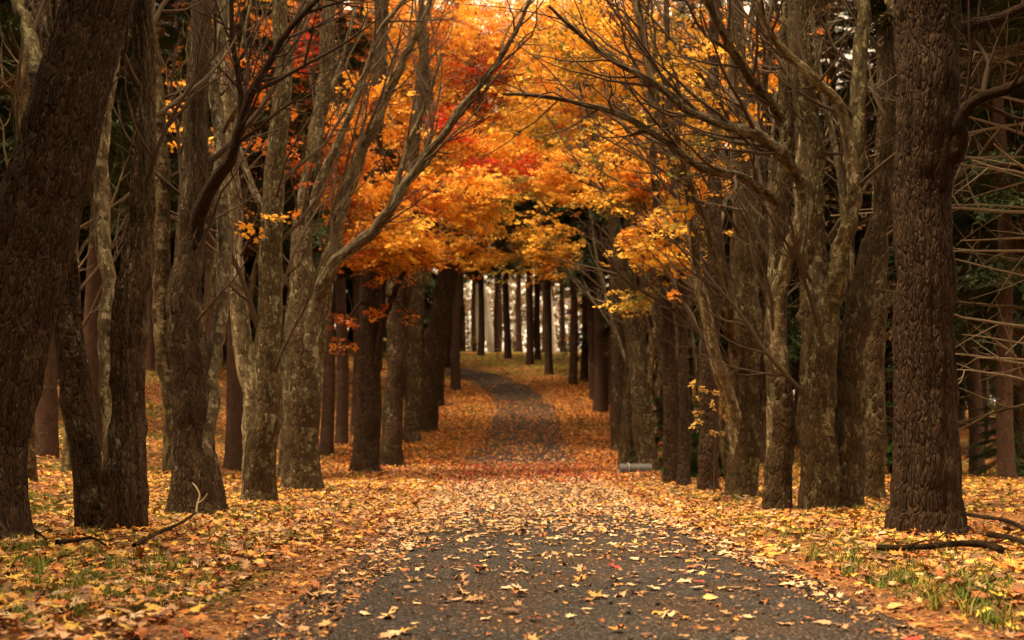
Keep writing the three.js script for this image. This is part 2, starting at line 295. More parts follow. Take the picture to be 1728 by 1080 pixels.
const PAL = {
  orange: [[0.72, 0.3, 0.03], [0.78, 0.36, 0.04], [0.66, 0.22, 0.02], [0.8, 0.43, 0.06]],
  gold: [[0.78, 0.42, 0.05], [0.82, 0.48, 0.07], [0.74, 0.34, 0.03], [0.6, 0.33, 0.04]],
  rust: [[0.5, 0.14, 0.02], [0.58, 0.2, 0.025], [0.42, 0.09, 0.015]],
  red: [[0.5, 0.025, 0.012], [0.58, 0.05, 0.015], [0.42, 0.015, 0.012]],
  dull: [[0.3, 0.13, 0.04], [0.36, 0.17, 0.05], [0.22, 0.09, 0.03]],
  pale: [[0.22, 0.15, 0.06], [0.26, 0.15, 0.06], [0.13, 0.13, 0.04], [0.28, 0.18, 0.09]],
  olive: [[0.16, 0.15, 0.03], [0.3, 0.22, 0.04], [0.4, 0.24, 0.04]],
};
function instanced(name, g, m, list, parent, base, kind = 'stuff') { // list of [position, quaternion, scale, [r, g, b]]
  const o = new THREE.InstancedMesh(g, m, list.length), M = new THREE.Matrix4(), v = V3(0, 0, 0), c = new THREE.Color();
  list.forEach(([p, q, s, k], i) => { v.copy(p); if (base) v.sub(base); o.setMatrixAt(i, M.compose(v, q, typeof s === 'number' ? V3(s, s, s) : s)); if (k) o.setColorAt(i, c.setRGB(...k)); });
  o.name = name; o.castShadow = o.receiveShadow = true; o.userData.kind = kind; parent.add(o); return o;
}
// crown: blobs [px, py, rx px, ry px, palette, sprays, depth offset], each carried by a limb that leaves the trunk
function crown(T, base, c, rng, d0) {
  const lists = [[], [], []];
  for (const [px, py, rx, ry, pal, n, dz = 0, limb = 1] of c.blobs) { const big = c.big ?? 1;
    const d = d0 + dz, m = metre(d), C = at(px, py, d), a = rx / m, b = ry / m, e = Math.max(1.2, (a + b) * 0.5), cols = PAL[pal], g = new Geo();
    for (let k = 0; k < n * 1.7; k++) {
      let x, y, z; do { x = rng() * 2 - 1; y = rng() * 2 - 1; z = rng() * 2 - 1; } while (x * x + y * y + z * z > 1); const out = rng() < 0.42 ? lerp(1, 1.8, rng()) : 1; x *= out; y *= out; z *= out;
      const tier = Math.sin((y * b + C.y) * 5.2 + x * 2.2 + z * 1.7), p = V3(C.x + x * a, C.y + y * b, C.z + z * e);
      if (tier < -0.35 && rng() < 0.45) continue; if (0.62 * noise(p.x * 0.9 + 40, p.y * 1.5, p.z * 0.9) + 0.38 * noise(p.x * 2.3, p.y * 3.2 + 9, p.z * 2.3) < 0.465) continue;
      const q = new THREE.Quaternion().setFromEuler(new THREE.Euler((rng() - 0.5) * 0.7, rng() * 6.28, (rng() - 0.5) * 0.7)), hue = noise(p.x * 0.7, p.y * 0.7 + 30, p.z * 0.7) + 0.25 * (rng() - 0.5), alt = pal === 'orange' ? (hue > 0.68 ? PAL.gold : hue < 0.3 ? PAL.rust : cols) : pal === 'gold' ? (hue > 0.7 ? PAL.olive : hue < 0.34 ? PAL.orange : cols) : pal === 'red' && hue > 0.6 ? PAL.rust : cols, use = rng() < 0.07 ? PAL.dull : alt, k0 = use[Math.floor(rng() * use.length)], f = lerp(0.8, 1.12, rng());
      lists[Math.floor(rng() * 3)].push([p, q, lerp(0.6, 1.2, rng()) * big, [k0[0] * f, k0[1] * f, k0[2] * f]]);
    }
    if (!limb) continue;
    const s = c.from ? at(...c.from, d0) : base.clone().add(V3(0, 4, 0)); s.lerp(V3(s.x, Math.min(C.y - 0.5, s.y + 2.5), s.z), rng() * 0.8);
    const mid = s.clone().lerp(C, 0.5).add(V3(0, -0.25 * Math.abs(C.x - s.x) * 0.3 + 0.3, 0)), r0 = 0.05;
    const [Q, R] = smooth([s, mid, C, C.clone().add(V3((C.x - s.x) * 0.25, b * 0.6, (C.z - s.z) * 0.25))], [r0, r0 * 0.7, r0 * 0.45, 0.012], 0.3);
    g.tube(Q, R, { seg: 7, lump: 0.1 });
    for (let k = 0; k < Math.round(8 + 10 * e / 2); k++) { const j = Math.floor(lerp(0.35, 0.95, rng()) * (Q.length - 1)), dir = V3(rng() - 0.5, rng() * 0.4, rng() - 0.5).normalize(); grow(g, Q[j], dir, lerp(0.6, 1, rng()) * Math.max(a, e) * 0.8, R[j] * 0.6, 2, rng, { up: 0.03, dens: 1.5 }); }
    mesh('branch', g.build(base), BARK.darktwig, T);
  }
  lists.forEach((l, i) => { if (l.length) instanced('foliage', SPRAYS[i], leafMat, l, T, base); });
}
console.log('helpers ready');

// ------------------------------------------------------------------ ground and path
{
  const xs = [], ds = [];
  for (let x = 0; x < 70;) { xs.push(x); x += x < 7 ? 0.2 : x < 16 ? 0.4 : x < 30 ? 1 : 4; }
  const X = [...xs.slice(1).map((v) => -v).reverse(), ...xs];
  for (let d = -30; d < 215;) { ds.push(d); d += d < 2 ? 2 : d < 30 ? 0.22 : d < 90 ? 0.45 : 3; }
  const p = [], t = [], c = [], idx = [], w = X.length;
  ds.forEach((d, j) => X.forEach((x, i) => {
    p.push(x, height(x, d), -d); t.push(x / 2.5, d / 2.5);
    const n = fbm(x * 0.35, d * 0.35, 40, 4), g = sstep(0.55, 0.62, fbm(x * 0.6, d * 0.6, 60, 4)), q = fromPath(x, d), far = sstep(60, 78, d);
    let k = mix3([0.8, 0.72, 0.7], [1.25, 1.15, 1], n); k = mix3(k, [0.62, 0.95, 0.55], g * (q > HALF + 0.4 ? 1 : 0)); if (q > HALF + 0.3) k = mix3(k, [0.85, 1.3, 0.5], far * sstep(0.36, 0.5, fbm(x * 0.8, d * 0.8, 71, 4)));
    c.push(...k);
    if (i && j) { const a = (j - 1) * w + i - 1; idx.push(a, a + 1, a + w, a + w, a + 1, a + w + 1); }
  }));
  const g = new THREE.BufferGeometry(); g.setAttribute('position', new THREE.Float32BufferAttribute(p, 3)); g.setAttribute('uv', new THREE.Float32BufferAttribute(t, 2)); g.setAttribute('color', new THREE.Float32BufferAttribute(c, 3)); g.setIndex(idx); g.computeVertexNormals();
  const litter = [[0.2, 0.095, 0.035], [0.27, 0.135, 0.045], [0.14, 0.068, 0.03], [0.32, 0.18, 0.07], [0.09, 0.05, 0.026], [0.22, 0.075, 0.028]];
  const map = tex(1024, 1024, (u, v) => {
    const wu = u + 0.01 * (pfbm(u, v, 40, 40, 6, 2) - 0.5), wv = v + 0.01 * (pfbm(u, v, 40, 40, 8, 2) - 0.5), n = 90, X = wu * n, Y = wv * n; let best = 9, id = 0;
    for (let a = -1; a <= 1; a++) for (let b = -1; b <= 1; b++) { const ci = Math.floor(X) + a, cj = Math.floor(Y) + b, mi = ((ci % n) + n) % n, mj = ((cj % n) + n) % n, dx = ci + hash(mi, mj, 1) - X, dy = cj + hash(mi, mj, 2) - Y, e = dx * dx + dy * dy; if (e < best) { best = e; id = hash(mi, mj, 3); } }
    const k = litter[Math.floor(id * 6)], f = 0.7 + 0.6 * pnoise(u * 300, v * 300, 300, 300, 4); return mix3([k[0] * f, k[1] * f, k[2] * f], [0.07, 0.045, 0.028], sstep(0.5, 0.62, pfbm(u, v, 12, 12, 9, 4)) * 0.7);
  }, true);
  const bump = tex(512, 512, (u, v) => pfbm(u, v, 40, 40, 12, 4));
  const o = mesh('ground', g, std({ map, bumpMap: bump, bumpScale: 0.05, vertexColors: true, roughness: 1 }), scene, 'structure'); o.userData.label = 'leaf covered forest ground on both sides of the path';
}
{
  const p = [], t = [], c = [], idx = [], K = 22; let n = 0, s = 0;
  for (let d = -30; d < 86; d += d < 3 ? 1 : d < 24 ? 0.14 : 0.4) {
    const e = 0.2, dir = V3(pathX(d + e) - pathX(d - e), 0, -2 * e).normalize(), nx = -dir.z, nz = dir.x, cx = pathX(d);
    for (let k = 0; k <= K; k++) {
      const u = k / K * 2 - 1, side = Math.sign(u), edge = halfAt(d) + 0.16 * (fbm(d * 0.7, side * 7, 5, 4) - 0.5) * 2 + 0.05 * (noise(d * 6, side * 3) - 0.5), off = u * edge, x = cx + nx * off, z = -d + nz * off;
      const dip = Math.abs(u) > 0.96 ? -0.03 : 0;
      p.push(x, land(x, -z) + 0.012 - 0.02 * u * u + dip + 0.006 * (fbm(x * 1.6, z * 1.6, 2) - 0.5), z); t.push(x / 1.6, -z / 1.6);
      const patch = fbm(x * 0.8, z * 0.8, 21, 4), dirt = sstep(0.5, 0.66, fbm(x * 1.9, z * 1.9, 33, 4) + 0.28 * sstep(0.62, 1, Math.abs(u))); let q = mix3([0.78, 0.76, 0.76], [1.2, 1.16, 1.12], patch); q = mix3(q, [1.5, 1.0, 0.66], dirt * 0.6); c.push(...q);
      if (n && k) { const a = (n - 1) * (K + 1) + k - 1; idx.push(a, a + 1, a + K + 1, a + K + 1, a + 1, a + K + 2); }
    }
    n++;
  }
  const g = new THREE.BufferGeometry(); g.setAttribute('position', new THREE.Float32BufferAttribute(p, 3)); g.setAttribute('uv', new THREE.Float32BufferAttribute(t, 2)); g.setAttribute('color', new THREE.Float32BufferAttribute(c, 3)); g.setIndex(idx); g.computeVertexNormals();
  const map = tex(1024, 1024, (u, v, i, j) => {
    const a = pnoise(u * 150, v * 150, 150, 150, 1), b = pnoise(u * 420, v * 420, 420, 420, 2), h = hash(i >> 1, j >> 1, 4); let k = 0.008 + 0.042 * a * a + 0.024 * b * b;
    if (a > 0.74 && b > 0.5) k += 0.13; const w = h > 0.985 ? 0.08 : 0; return [k * 1.12 + w, k * 0.98 + w * 0.75, k * 0.88 + w * 0.5];
  }, true);
  const bump = tex(1024, 1024, (u, v) => 0.6 * pnoise(u * 150, v * 150, 150, 150, 1) + 0.4 * pnoise(u * 420, v * 420, 420, 420, 2));
  const o = mesh('path', g, std({ map, bumpMap: bump, bumpScale: 0.006, vertexColors: true, roughness: 0.88 }), scene, 'structure'); o.userData.label = 'dark asphalt path running up through the avenue of trees';
}


// ------------------------------------------------------------------ the near maples of the two rows
const upL = { to: [0.7, 0.5, 0] }, upR = { to: [-0.7, 0.5, 0] };
const ROW_L = 'maples in the row beside the path, the side of the leaning dark trunk', ROW_R = 'maples in the row beside the path, the side of the massive upright trunk';
const B = (n, a, b, l0, l1, x = {}) => ({ n: Math.round(n * 1.75), a, b, len: [l0, l1], ...x });
// the side where the dark trunk leans
surveyedTree({ d: 12.6, group: ROW_L, label: 'massive dark furrowed trunk leaning inward at the very edge of the picture', stems: [
  { m: 'furrow', p: [[-62, 912, 190], [-45, 800, 170], [-22, 680, 162], [22, 500, 150], [66, 340, 136], [108, 205, 122], [140, 100, 112], [166, 0, 108]], ext: 5, flare: 0.35, ridge: 0.045, lump: 0.07, br: B(5, 0.72, 0.98, 2.5, 4.5, { m: 'twig' }) },
  { n: 'limb', m: 'mossy', p: [[118, 190, 30, 0.6], [75, 130, 28, 1], [50, 60, 26, 1.3], [28, 0, 24, 1.6]], ext: 3, br: B(3, 0.4, 0.95, 1.5, 3) },
] });
surveyedTree({ d: 13.6, group: ROW_L, label: 'shaggy brown trunk with a pale smooth upper stem and dark burls, beside the leaning giant', stems: [
  { m: 'brown', p: [[207, 886, 74], [212, 800, 66], [214, 700, 58], [217, 600, 52], [222, 500, 52], [226, 430, 50]], ridge: 0.04, lump: 0.16, knots: 12, flare: 0.2 },
  { m: 'grey', p: [[224, 450, 46], [234, 360, 38], [240, 280, 34], [244, 180, 32], [246, 100, 33], [238, 0, 32]], ext: 5, lump: 0.13, knots: 9, br: B(5, 0.45, 0.98, 1.5, 3.5, upL) },
  { p: [[190, 640, 30, 0.2], [186, 560, 30, 0.3], [184, 480, 26, 0.4], [176, 390, 27, 0.5], [172, 290, 26, 0.6], [178, 180, 24, 0.7], [192, 60, 22, 0.8], [198, -20, 20, 0.8]], m: 'lichen', ext: 4, lump: 0.1, br: B(3, 0.5, 0.98, 1, 3) },
  { n: 'stem', m: 'brown', ground: true, p: [[152, 880, 52, 0.25], [146, 780, 48, 0.25], [130, 680, 48, 0.25], [114, 560, 48, 0.3], [104, 450, 46, 0.4], [92, 330, 40, 0.6], [84, 200, 36, 0.8], [70, 60, 32, 1]], ext: 4, flare: 0.2, ridge: 0.03, lump: 0.13, br: B(4, 0.5, 0.98, 1, 3) },
] });
surveyedTree({ d: 17.4, group: ROW_L, label: 'broad flared trunk splitting into several stems, with a curved pale twig at its foot', stems: [
  { m: 'brown', p: [[328, 858, 88], [326, 780, 74], [322, 700, 64], [318, 620, 60], [316, 540, 56]], flare: 0.4, ridge: 0.035, lump: 0.15, knots: 10 },
  { m: 'mossy', p: [[318, 560, 50], [318, 460, 44], [322, 360, 40], [325, 240, 36], [330, 120, 34], [336, 0, 30]], ext: 5, lump: 0.12, knots: 6, br: B(7, 0.3, 0.98, 1.2, 3.4, upL) },
  { m: 'tan', p: [[300, 740, 30, -0.1], [286, 640, 30, 0], [276, 520, 30, 0.1], [272, 400, 28, 0.2], [268, 260, 26, 0.3], [262, 120, 24, 0.4], [252, 0, 22, 0.5]], ext: 4, br: B(6, 0.4, 0.98, 1, 3) },
  { m: 'grey', p: [[350, 700, 28, 0.1], [362, 620, 26, 0.2], [374, 520, 24, 0.3], [378, 400, 24, 0.4], [372, 280, 22, 0.5], [366, 140, 20, 0.6], [376, 0, 18, 0.7]], ext: 4, br: B(6, 0.4, 0.98, 1, 3, upL) },
  { n: 'limb', m: 'furrow', p: [[322, 380, 24, -0.3], [352, 318, 22, -0.6], [388, 268, 20, -0.8], [408, 200, 16, -1], [440, 120, 13, -1.2], [490, 50, 10, -1.4], [545, -10, 8, -1.6]], ridge: 0, ext: 2, br: B(8, 0.35, 0.98, 0.8, 2.2, { m: 'darktwig', lev: 2 }) },
  { n: 'limb', m: 'furrow', p: [[408, 210, 11, -1], [404, 140, 9, -1.1], [392, 60, 8, -1.2], [388, -20, 6, -1.3]], ridge: 0, br: B(4, 0.3, 0.98, 0.6, 1.5, { m: 'darktwig' }) },
] });
surveyedTree({ d: 20.2, group: ROW_L, label: 'slender lichen-spotted grey maple with two near-parallel stems, next past the flared trunk', stems: [
  { m: 'olive', p: [[438, 836, 54], [440, 760, 50], [446, 700, 48], [450, 620, 44]], flare: 0.35, knots: 5 },
  { m: 'grey', p: [[450, 640, 40], [458, 520, 38], [462, 400, 36], [468, 260, 32], [474, 130, 30], [470, 0, 26]], ext: 5, knots: 5, br: B(9, 0.25, 0.98, 1.5, 3.8, upL) },
  { m: 'lichen', p: [[430, 740, 30, 0.2], [422, 640, 32, 0.2], [408, 520, 30, 0.3], [396, 400, 28, 0.4], [392, 280, 26, 0.5], [384, 140, 24, 0.6], [378, 0, 20, 0.6]], ext: 4, br: B(7, 0.3, 0.98, 1, 3) },
  { n: 'limb', m: 'grey', p: [[456, 420, 16], [440, 350, 14, 0.2], [418, 290, 12, 0.3], [404, 240, 10, 0.4]], br: B(3, 0.3, 0.95, 0.6, 1.4) },
], crown: { from: [462, 400], blobs: [[430, 180, 80, 140, 'rust', 46, 1.5, 0], [300, 190, 60, 60, 'orange', 24, 3, 0], [440, 380, 40, 20, 'orange', 10, 0, 0]] } });
surveyedTree({ d: 23.5, group: ROW_L, label: 'pale lichen-covered maple forking into long bare limbs that reach over the path', stems: [
  { m: 'olive', p: [[510, 816, 62], [508, 740, 56], [512, 660, 54], [512, 580, 54], [514, 500, 52]], flare: 0.3, knots: 10, lump: 0.13 },
  { m: 'grey', p: [[508, 520, 40], [506, 440, 36], [514, 360, 32], [530, 270, 28], [545, 170, 26], [552, 80, 24], [560, -10, 22]], ext: 5, br: B(8, 0.25, 0.98, 1.2, 3.6, upL) },
  { n: 'limb', m: 'grey', p: [[524, 570, 34, -0.2], [540, 490, 28, -0.4], [566, 444, 20, -0.6], [610, 408, 18, -0.9], [655, 355, 16, -1.2], [700, 292, 13, -1.5], [752, 220, 10, -1.8], [830, 118, 8, -2.2], [868, 50, 6, -2.4], [895, -10, 5, -2.6]], lump: 0.08, br: B(10, 0.25, 0.98, 0.8, 2.6, { m: 'twig', to: [0.6, 0.7, 0] }) },
  { n: 'limb', m: 'tan', p: [[548, 480, 28, 0.1], [566, 400, 26, 0.2], [580, 340, 24, 0.3], [604, 272, 22, 0.3], [640, 196, 17, 0.3], [672, 120, 13, 0.3], [704, 60, 11, 0.3], [730, -10, 9, 0.3]], ext: 3, br: B(9, 0.3, 0.98, 1, 2.8, upL) },
  { n: 'limb', m: 'tan', p: [[660, 348, 10, -1.3], [672, 300, 9, -1.2], [690, 240, 8, -1.1], [720, 170, 6, -1], [745, 90, 5, -1]], br: B(5, 0.3, 0.98, 0.6, 1.8, { m: 'twig' }) },
  { n: 'limb', m: 'grey', p: [[508, 420, 16], [530, 330, 14, -0.2], [570, 240, 12, -0.4], [610, 150, 10, -0.6], [640, 60, 8, -0.8], [690, -10, 6, -1]], br: B(6, 0.3, 0.98, 0.8, 2, { m: 'twig' }) },
] });
surveyedTree({ d: 33, group: ROW_L, label: 'dark straight trunk where the red leaf band meets the row, first of the tight cluster', stems: [
  { m: 'furrow', p: [[616, 798, 44], [620, 700, 42], [624, 560, 38], [628, 430, 34], [632, 300, 28], [640, 150, 24], [646, 0, 20]], ext: 5, flare: 0.35, br: B(10, 0.35, 0.98, 1.5, 4, upL) },
  { n: 'limb', m: 'furrow', p: [[640, 560, 10, -1], [660, 500, 9, -1.2], [690, 440, 8, -1.4], [730, 380, 6, -1.6]], br: B(6, 0.1, 0.98, 0.8, 2, { m: 'darktwig' }) },
], crown: { from: [628, 430], blobs: [[585, 540, 30, 14, 'rust', 6, -1, 1], [640, 528, 26, 12, 'rust', 5, -1.5, 0], [690, 530, 24, 20, 'rust', 8, -1.5, 1], [575, 580, 16, 10, 'rust', 3, -1, 0]] } });
surveyedTree({ d: 38, group: ROW_L, label: 'crooked brown trunk with a bulge at mid height, carrying the low bright orange crown', stems: [
  { m: 'brown', p: [[662, 780, 40], [662, 700, 36], [668, 620, 36], [668, 540, 34], [672, 440, 30], [690, 300, 24], [710, 150, 20]], ext: 4, flare: 0.25, knots: 9, lump: 0.18, br: B(6, 0.5, 0.98, 1.5, 3.5) },
], crown: { from: [674, 420], blobs: [[640, 405, 74, 50, 'orange', 440, -7.5], [700, 335, 120, 52, 'orange', 640, -5], [575, 275, 45, 48, 'orange', 240, -7], [780, 330, 90, 34, 'gold', 420, -4], [600, 345, 45, 36, 'orange', 170, -7.5], [690, 425, 50, 26, 'orange', 170, -6.5], [620, 190, 60, 60, 'orange', 260, -5]] } });
surveyedTree({ d: 45, group: ROW_L, label: 'narrow grey-brown trunk standing between the crooked trunk and the leaning broad one', stems: [
  { m: 'olive', p: [[694, 748, 30], [698, 640, 28], [702, 540, 27], [708, 430, 24], [716, 300, 20], [724, 160, 16]], ext: 4, br: B(8, 0.4, 0.98, 1.5, 3.5) },
], crown: { from: [708, 400], blobs: [[800, 265, 120, 52, 'orange', 800, 0], [640, 160, 115, 80, 'orange', 900, 2], [730, 60, 120, 80, 'orange', 900, 2], [570, 70, 70, 70, 'rust', 420, 3], [520, 90, 40, 70, 'red', 170, -1, 0], [440, 90, 28, 36, 'red', 36, 2, 0], [470, 130, 60, 100, 'rust', 420, 5], [500, 30, 50, 40, 'orange', 170, 5], [430, 30, 40, 40, 'orange', 160, 6]] } });
surveyedTree({ d: 48.5, group: ROW_L, label: 'thick leaning trunk bending towards the path beneath the orange canopy, before the far bend', stems: [
  { m: 'brown', p: [[716, 728, 44], [726, 650, 40], [738, 570, 38], [750, 490, 34], [768, 420, 26], [784, 340, 18], [800, 240, 14]], ext: 3, flare: 0.3, br: B(7, 0.4, 0.98, 1.5, 3.5) },
  { n: 'limb', m: 'tan', p: [[756, 480, 14, 0], [770, 420, 12, 0.4], [800, 360, 9, 0.8], [850, 300, 6, 1]], br: B(6, 0.2, 0.98, 0.8, 2) },
], crown: { from: [768, 420], blobs: [[860, 410, 80, 40, 'gold', 300, -4], [930, 420, 50, 30, 'gold', 140, -5], [800, 425, 50, 26, 'gold', 140, -4], [890, 455, 60, 16, 'gold', 70, -5, 0], [900, 285, 90, 55, 'gold', 600, 0], [790, 395, 50, 40, 'gold', 170, 0], [820, 285, 40, 18, 'red', 110, -5.5, 0], [890, 292, 32, 28, 'red', 90, -6, 0], [765, 215, 38, 30, 'red', 90, -6, 0], [740, 420, 40, 30, 'orange', 120, 0]] } });
surveyedTree({ d: 56, name: 'red_maple_tree', group: ROW_L, label: 'thin dark maple by the bend with scarlet leaves high above the path', stems: [
  { m: 'furrow', p: [[742, 690, 16], [744, 560, 15], [750, 440, 13], [764, 300, 11], [784, 160, 9]], ext: 3, br: B(6, 0.5, 0.98, 1, 3) },
], crown: { from: [756, 380], blobs: [[800, 110, 66, 52, 'red', 340, -8], [850, 140, 50, 26, 'red', 120, -8], [800, 190, 40, 20, 'red', 90, -8, 0], [850, 60, 110, 80, 'orange', 700, 3], [700, 210, 90, 60, 'orange', 420, 2], [905, 215, 70, 45, 'gold', 260, 2]] } });
// the side of the upright massive trunk
surveyedTree({ d: 13.4, group: ROW_R, label: 'massive upright dark trunk with a wide root flare standing alone in front', stems: [
  { m: 'furrow', p: [[1558, 903, 118], [1560, 840, 108], [1562, 760, 102], [1560, 640, 94], [1556, 500, 90], [1554, 380, 88], [1556, 290, 92], [1560, 180, 96], [1564, 90, 102], [1568, 0, 108]], ext: 6, flare: 0.42, flareH: 0.5, ridge: 0.036, lump: 0.08, knots: 14 },
  { n: 'limb', m: 'furrow', p: [[1575, 285, 44, -0.1], [1604, 262, 30, -0.2], [1624, 228, 24, -0.3], [1632, 190, 20, -0.4], [1654, 166, 18, -0.5], [1700, 150, 16, -0.6], [1745, 128, 15, -0.7]], ridge: 0.006, ext: 2, br: B(4, 0.4, 0.98, 0.8, 2, { m: 'darktwig' }) },
  { n: 'limb', m: 'furrow', p: [[1585, 75, 34], [1625, 52, 24, 0.1], [1670, 36, 20, 0.2], [1740, 6, 17, 0.3]], ridge: 0.006, ext: 2, br: B(3, 0.4, 0.98, 0.8, 2, { m: 'darktwig' }) },
  { n: 'limb', m: 'mossy', p: [[1540, 70, 26, 0.5], [1522, 30, 24, 0.8], [1500, -10, 22, 1]], ext: 3, br: B(3, 0.3, 0.98, 1, 2.5) },
] });
surveyedTree({ d: 17.8, group: ROW_R, label: 'pair of thick olive-brown stems rising side by side, just behind the massive upright trunk', stems: [
  { m: 'olive', p: [[1384, 850, 60], [1384, 760, 58], [1382, 660, 58], [1382, 560, 56], [1378, 480, 52]], flare: 0.3, ridge: 0.025, knots: 6 },
  { m: 'mossy', p: [[1378, 500, 48], [1372, 400, 44], [1366, 300, 44], [1362, 180, 40], [1354, 80, 38], [1348, -10, 36]], ext: 5, lump: 0.12, knots: 8, br: B(8, 0.15, 0.98, 1.5, 3.5, upR) },
  { n: 'stem', m: 'olive', ground: true, p: [[1428, 846, 54, 0.2], [1430, 740, 50, 0.2], [1434, 640, 46, 0.25], [1442, 540, 44, 0.3], [1462, 440, 36, 0.4], [1488, 370, 30, 0.5], [1500, 260, 26, 0.6], [1506, 120, 24, 0.7], [1512, 0, 22, 0.8]], flare: 0.3, ridge: 0.02, ext: 4, br: B(6, 0.45, 0.98, 1.2, 3) },
  { n: 'limb', m: 'mossy', p: [[1396, 540, 34, -0.2], [1416, 450, 32, -0.3], [1432, 390, 28, -0.4], [1440, 300, 26, -0.3], [1448, 180, 24, -0.2], [1456, 60, 22, 0], [1460, -20, 20, 0]], ext: 4, knots: 4, br: B(8, 0.2, 0.98, 1.2, 3, upR) },
  { n: 'limb', m: 'grey', p: [[1366, 318, 24, -0.3], [1332, 268, 22, -0.6], [1300, 245, 20, -0.8], [1270, 225, 17, -1], [1210, 205, 14, -1.3], [1150, 178, 11, -1.6], [1090, 130, 9, -2], [1010, 85, 6, -2.4], [930, 10, 4, -2.8]], br: B(12, 0.2, 0.98, 0.8, 2.4, { m: 'twig', to: [-0.6, 0.4, 0] }) },
  { n: 'limb', m: 'lichen', p: [[1440, 340, 20, -0.3], [1416, 175, 18, -0.6], [1370, 130, 16, -0.8], [1320, 78, 14, -1], [1290, 30, 12, -1.2], [1275, -20, 10, -1.3]], br: B(5, 0.3, 0.98, 0.8, 2) },
] });
surveyedTree({ d: 18.2, group: ROW_R, label: 'straight pale-edged trunk with a whitish lichen limb, nearer the path than the double stems', stems: [
  { m: 'olive', p: [[1314, 852, 46], [1314, 760, 44], [1314, 660, 42], [1310, 560, 38], [1310, 480, 34]], flare: 0.2, knots: 6 },
  { m: 'grey', p: [[1310, 500, 32], [1318, 400, 28], [1322, 300, 28], [1328, 180, 26], [1330, 60, 24], [1334, -20, 22]], ext: 5, br: B(8, 0.2, 0.98, 1.2, 3.2, upR) },
  { n: 'limb', m: 'lichen', p: [[1314, 540, 24, -0.2], [1326, 460, 22, -0.3], [1340, 400, 20, -0.4], [1346, 360, 18, -0.4], [1352, 250, 16, -0.3], [1350, 120, 14, 0]], ext: 3, br: B(5, 0.4, 0.98, 0.8, 2) },
  { n: 'limb', m: 'grey', p: [[1318, 350, 18, -0.1], [1288, 320, 16, -0.3], [1240, 297, 14, -0.6], [1190, 284, 13, -0.9], [1130, 244, 11, -1.2], [1060, 200, 9, -1.5], [990, 176, 6, -1.8], [900, 160, 4.5, -2], [850, 158, 3, -2.1]], br: B(12, 0.2, 0.98, 0.6, 2, { m: 'twig', to: [-0.6, -0.1, 0], up: 0 }) },
  { n: 'limb', m: 'tan', p: [[1326, 210, 22], [1290, 160, 19, -0.3], [1250, 110, 16, -0.6], [1222, 60, 14, -0.9], [1190, 0, 11, -1.1]], ext: 2, br: B(7, 0.2, 0.98, 0.8, 2.2, upR) },
] });
surveyedTree({ d: 22, group: ROW_R, label: 'stout grey trunk with a long bare limb curving out over the path from low down', stems: [
  { m: 'olive', p: [[1254, 832, 54], [1258, 760, 50], [1262, 680, 50], [1264, 600, 50], [1262, 540, 48]], flare: 0.3, knots: 7, lump: 0.12 },
  { m: 'grey', p: [[1262, 560, 46], [1260, 440, 42], [1256, 320, 36], [1250, 200, 32], [1246, 90, 28], [1240, -10, 26]], ext: 5, br: B(10, 0.15, 0.98, 1.2, 3.6, upR) },
  { n: 'limb', m: 'lichen', p: [[1252, 720, 26, -0.3], [1232, 670, 22, -0.4], [1210, 610, 20, -0.5], [1190, 530, 18, -0.6], [1176, 440, 18, -0.7], [1166, 350, 18, -0.8], [1150, 280, 15, -0.9], [1122, 200, 12, -1], [1095, 110, 10, -1.2], [1066, 0, 8, -1.4]], ext: 2, br: B(12, 0.35, 0.98, 1, 3, upR) },
  { n: 'limb', m: 'tan', p: [[1250, 600, 18, -0.4], [1232, 545, 15, -0.8], [1222, 470, 13, -1], [1196, 390, 12, -1.2], [1160, 300, 10, -1.4], [1130, 220, 8, -1.6], [1100, 130, 6, -1.7]], br: B(9, 0.3, 0.98, 0.8, 2.4, upR) },
  { n: 'limb', m: 'olive', p: [[1270, 740, 24, -0.1], [1296, 680, 22, -0.1], [1300, 610, 20, 0], [1292, 500, 18, 0.2], [1284, 360, 16, 0.4], [1280, 200, 14, 0.6]], ext: 3, br: B(6, 0.4, 0.98, 1, 2.5) },
], crown: { from: [1256, 320], blobs: [[1170, 200, 100, 150, 'gold', 70, -1, 0], [1290, 130, 80, 110, 'orange', 44, 2, 0], [1120, 420, 60, 60, 'gold', 24, -1, 0]] } });
surveyedTree({ d: 24.5, group: ROW_R, label: 'dark trunk with a yellow-leaved sprig in front, beside the stout grey trunk', stems: [
  { m: 'furrow', p: [[1194, 832, 36], [1196, 740, 34], [1198, 640, 32], [1200, 520, 28], [1204, 380, 24], [1206, 220, 20], [1204, 60, 18]], ext: 4, flare: 0.25, br: B(10, 0.3, 0.98, 1.2, 3, upR) },
] });
surveyedTree({ d: 26, group: ROW_R, label: 'thin dark stem, the one closer to the stout trunks of two standing close together', stems: [
  { m: 'furrow', p: [[1156, 822, 22], [1158, 720, 20], [1154, 600, 18], [1150, 460, 16], [1140, 320, 14], [1130, 180, 12], [1124, 40, 10]], ext: 3, br: B(9, 0.35, 0.98, 1, 2.6, upR) },
] });
surveyedTree({ d: 27, group: ROW_R, label: 'thin dark stem beside the drain pipe, the one farther from the stout trunks of two', stems: [
  { m: 'furrow', p: [[1132, 814, 26], [1130, 730, 24], [1128, 620, 22], [1122, 480, 18], [1110, 340, 15], [1100, 200, 12], [1088, 60, 10]], ext: 3, br: B(10, 0.35, 0.98, 1, 2.8, upR) },
] });
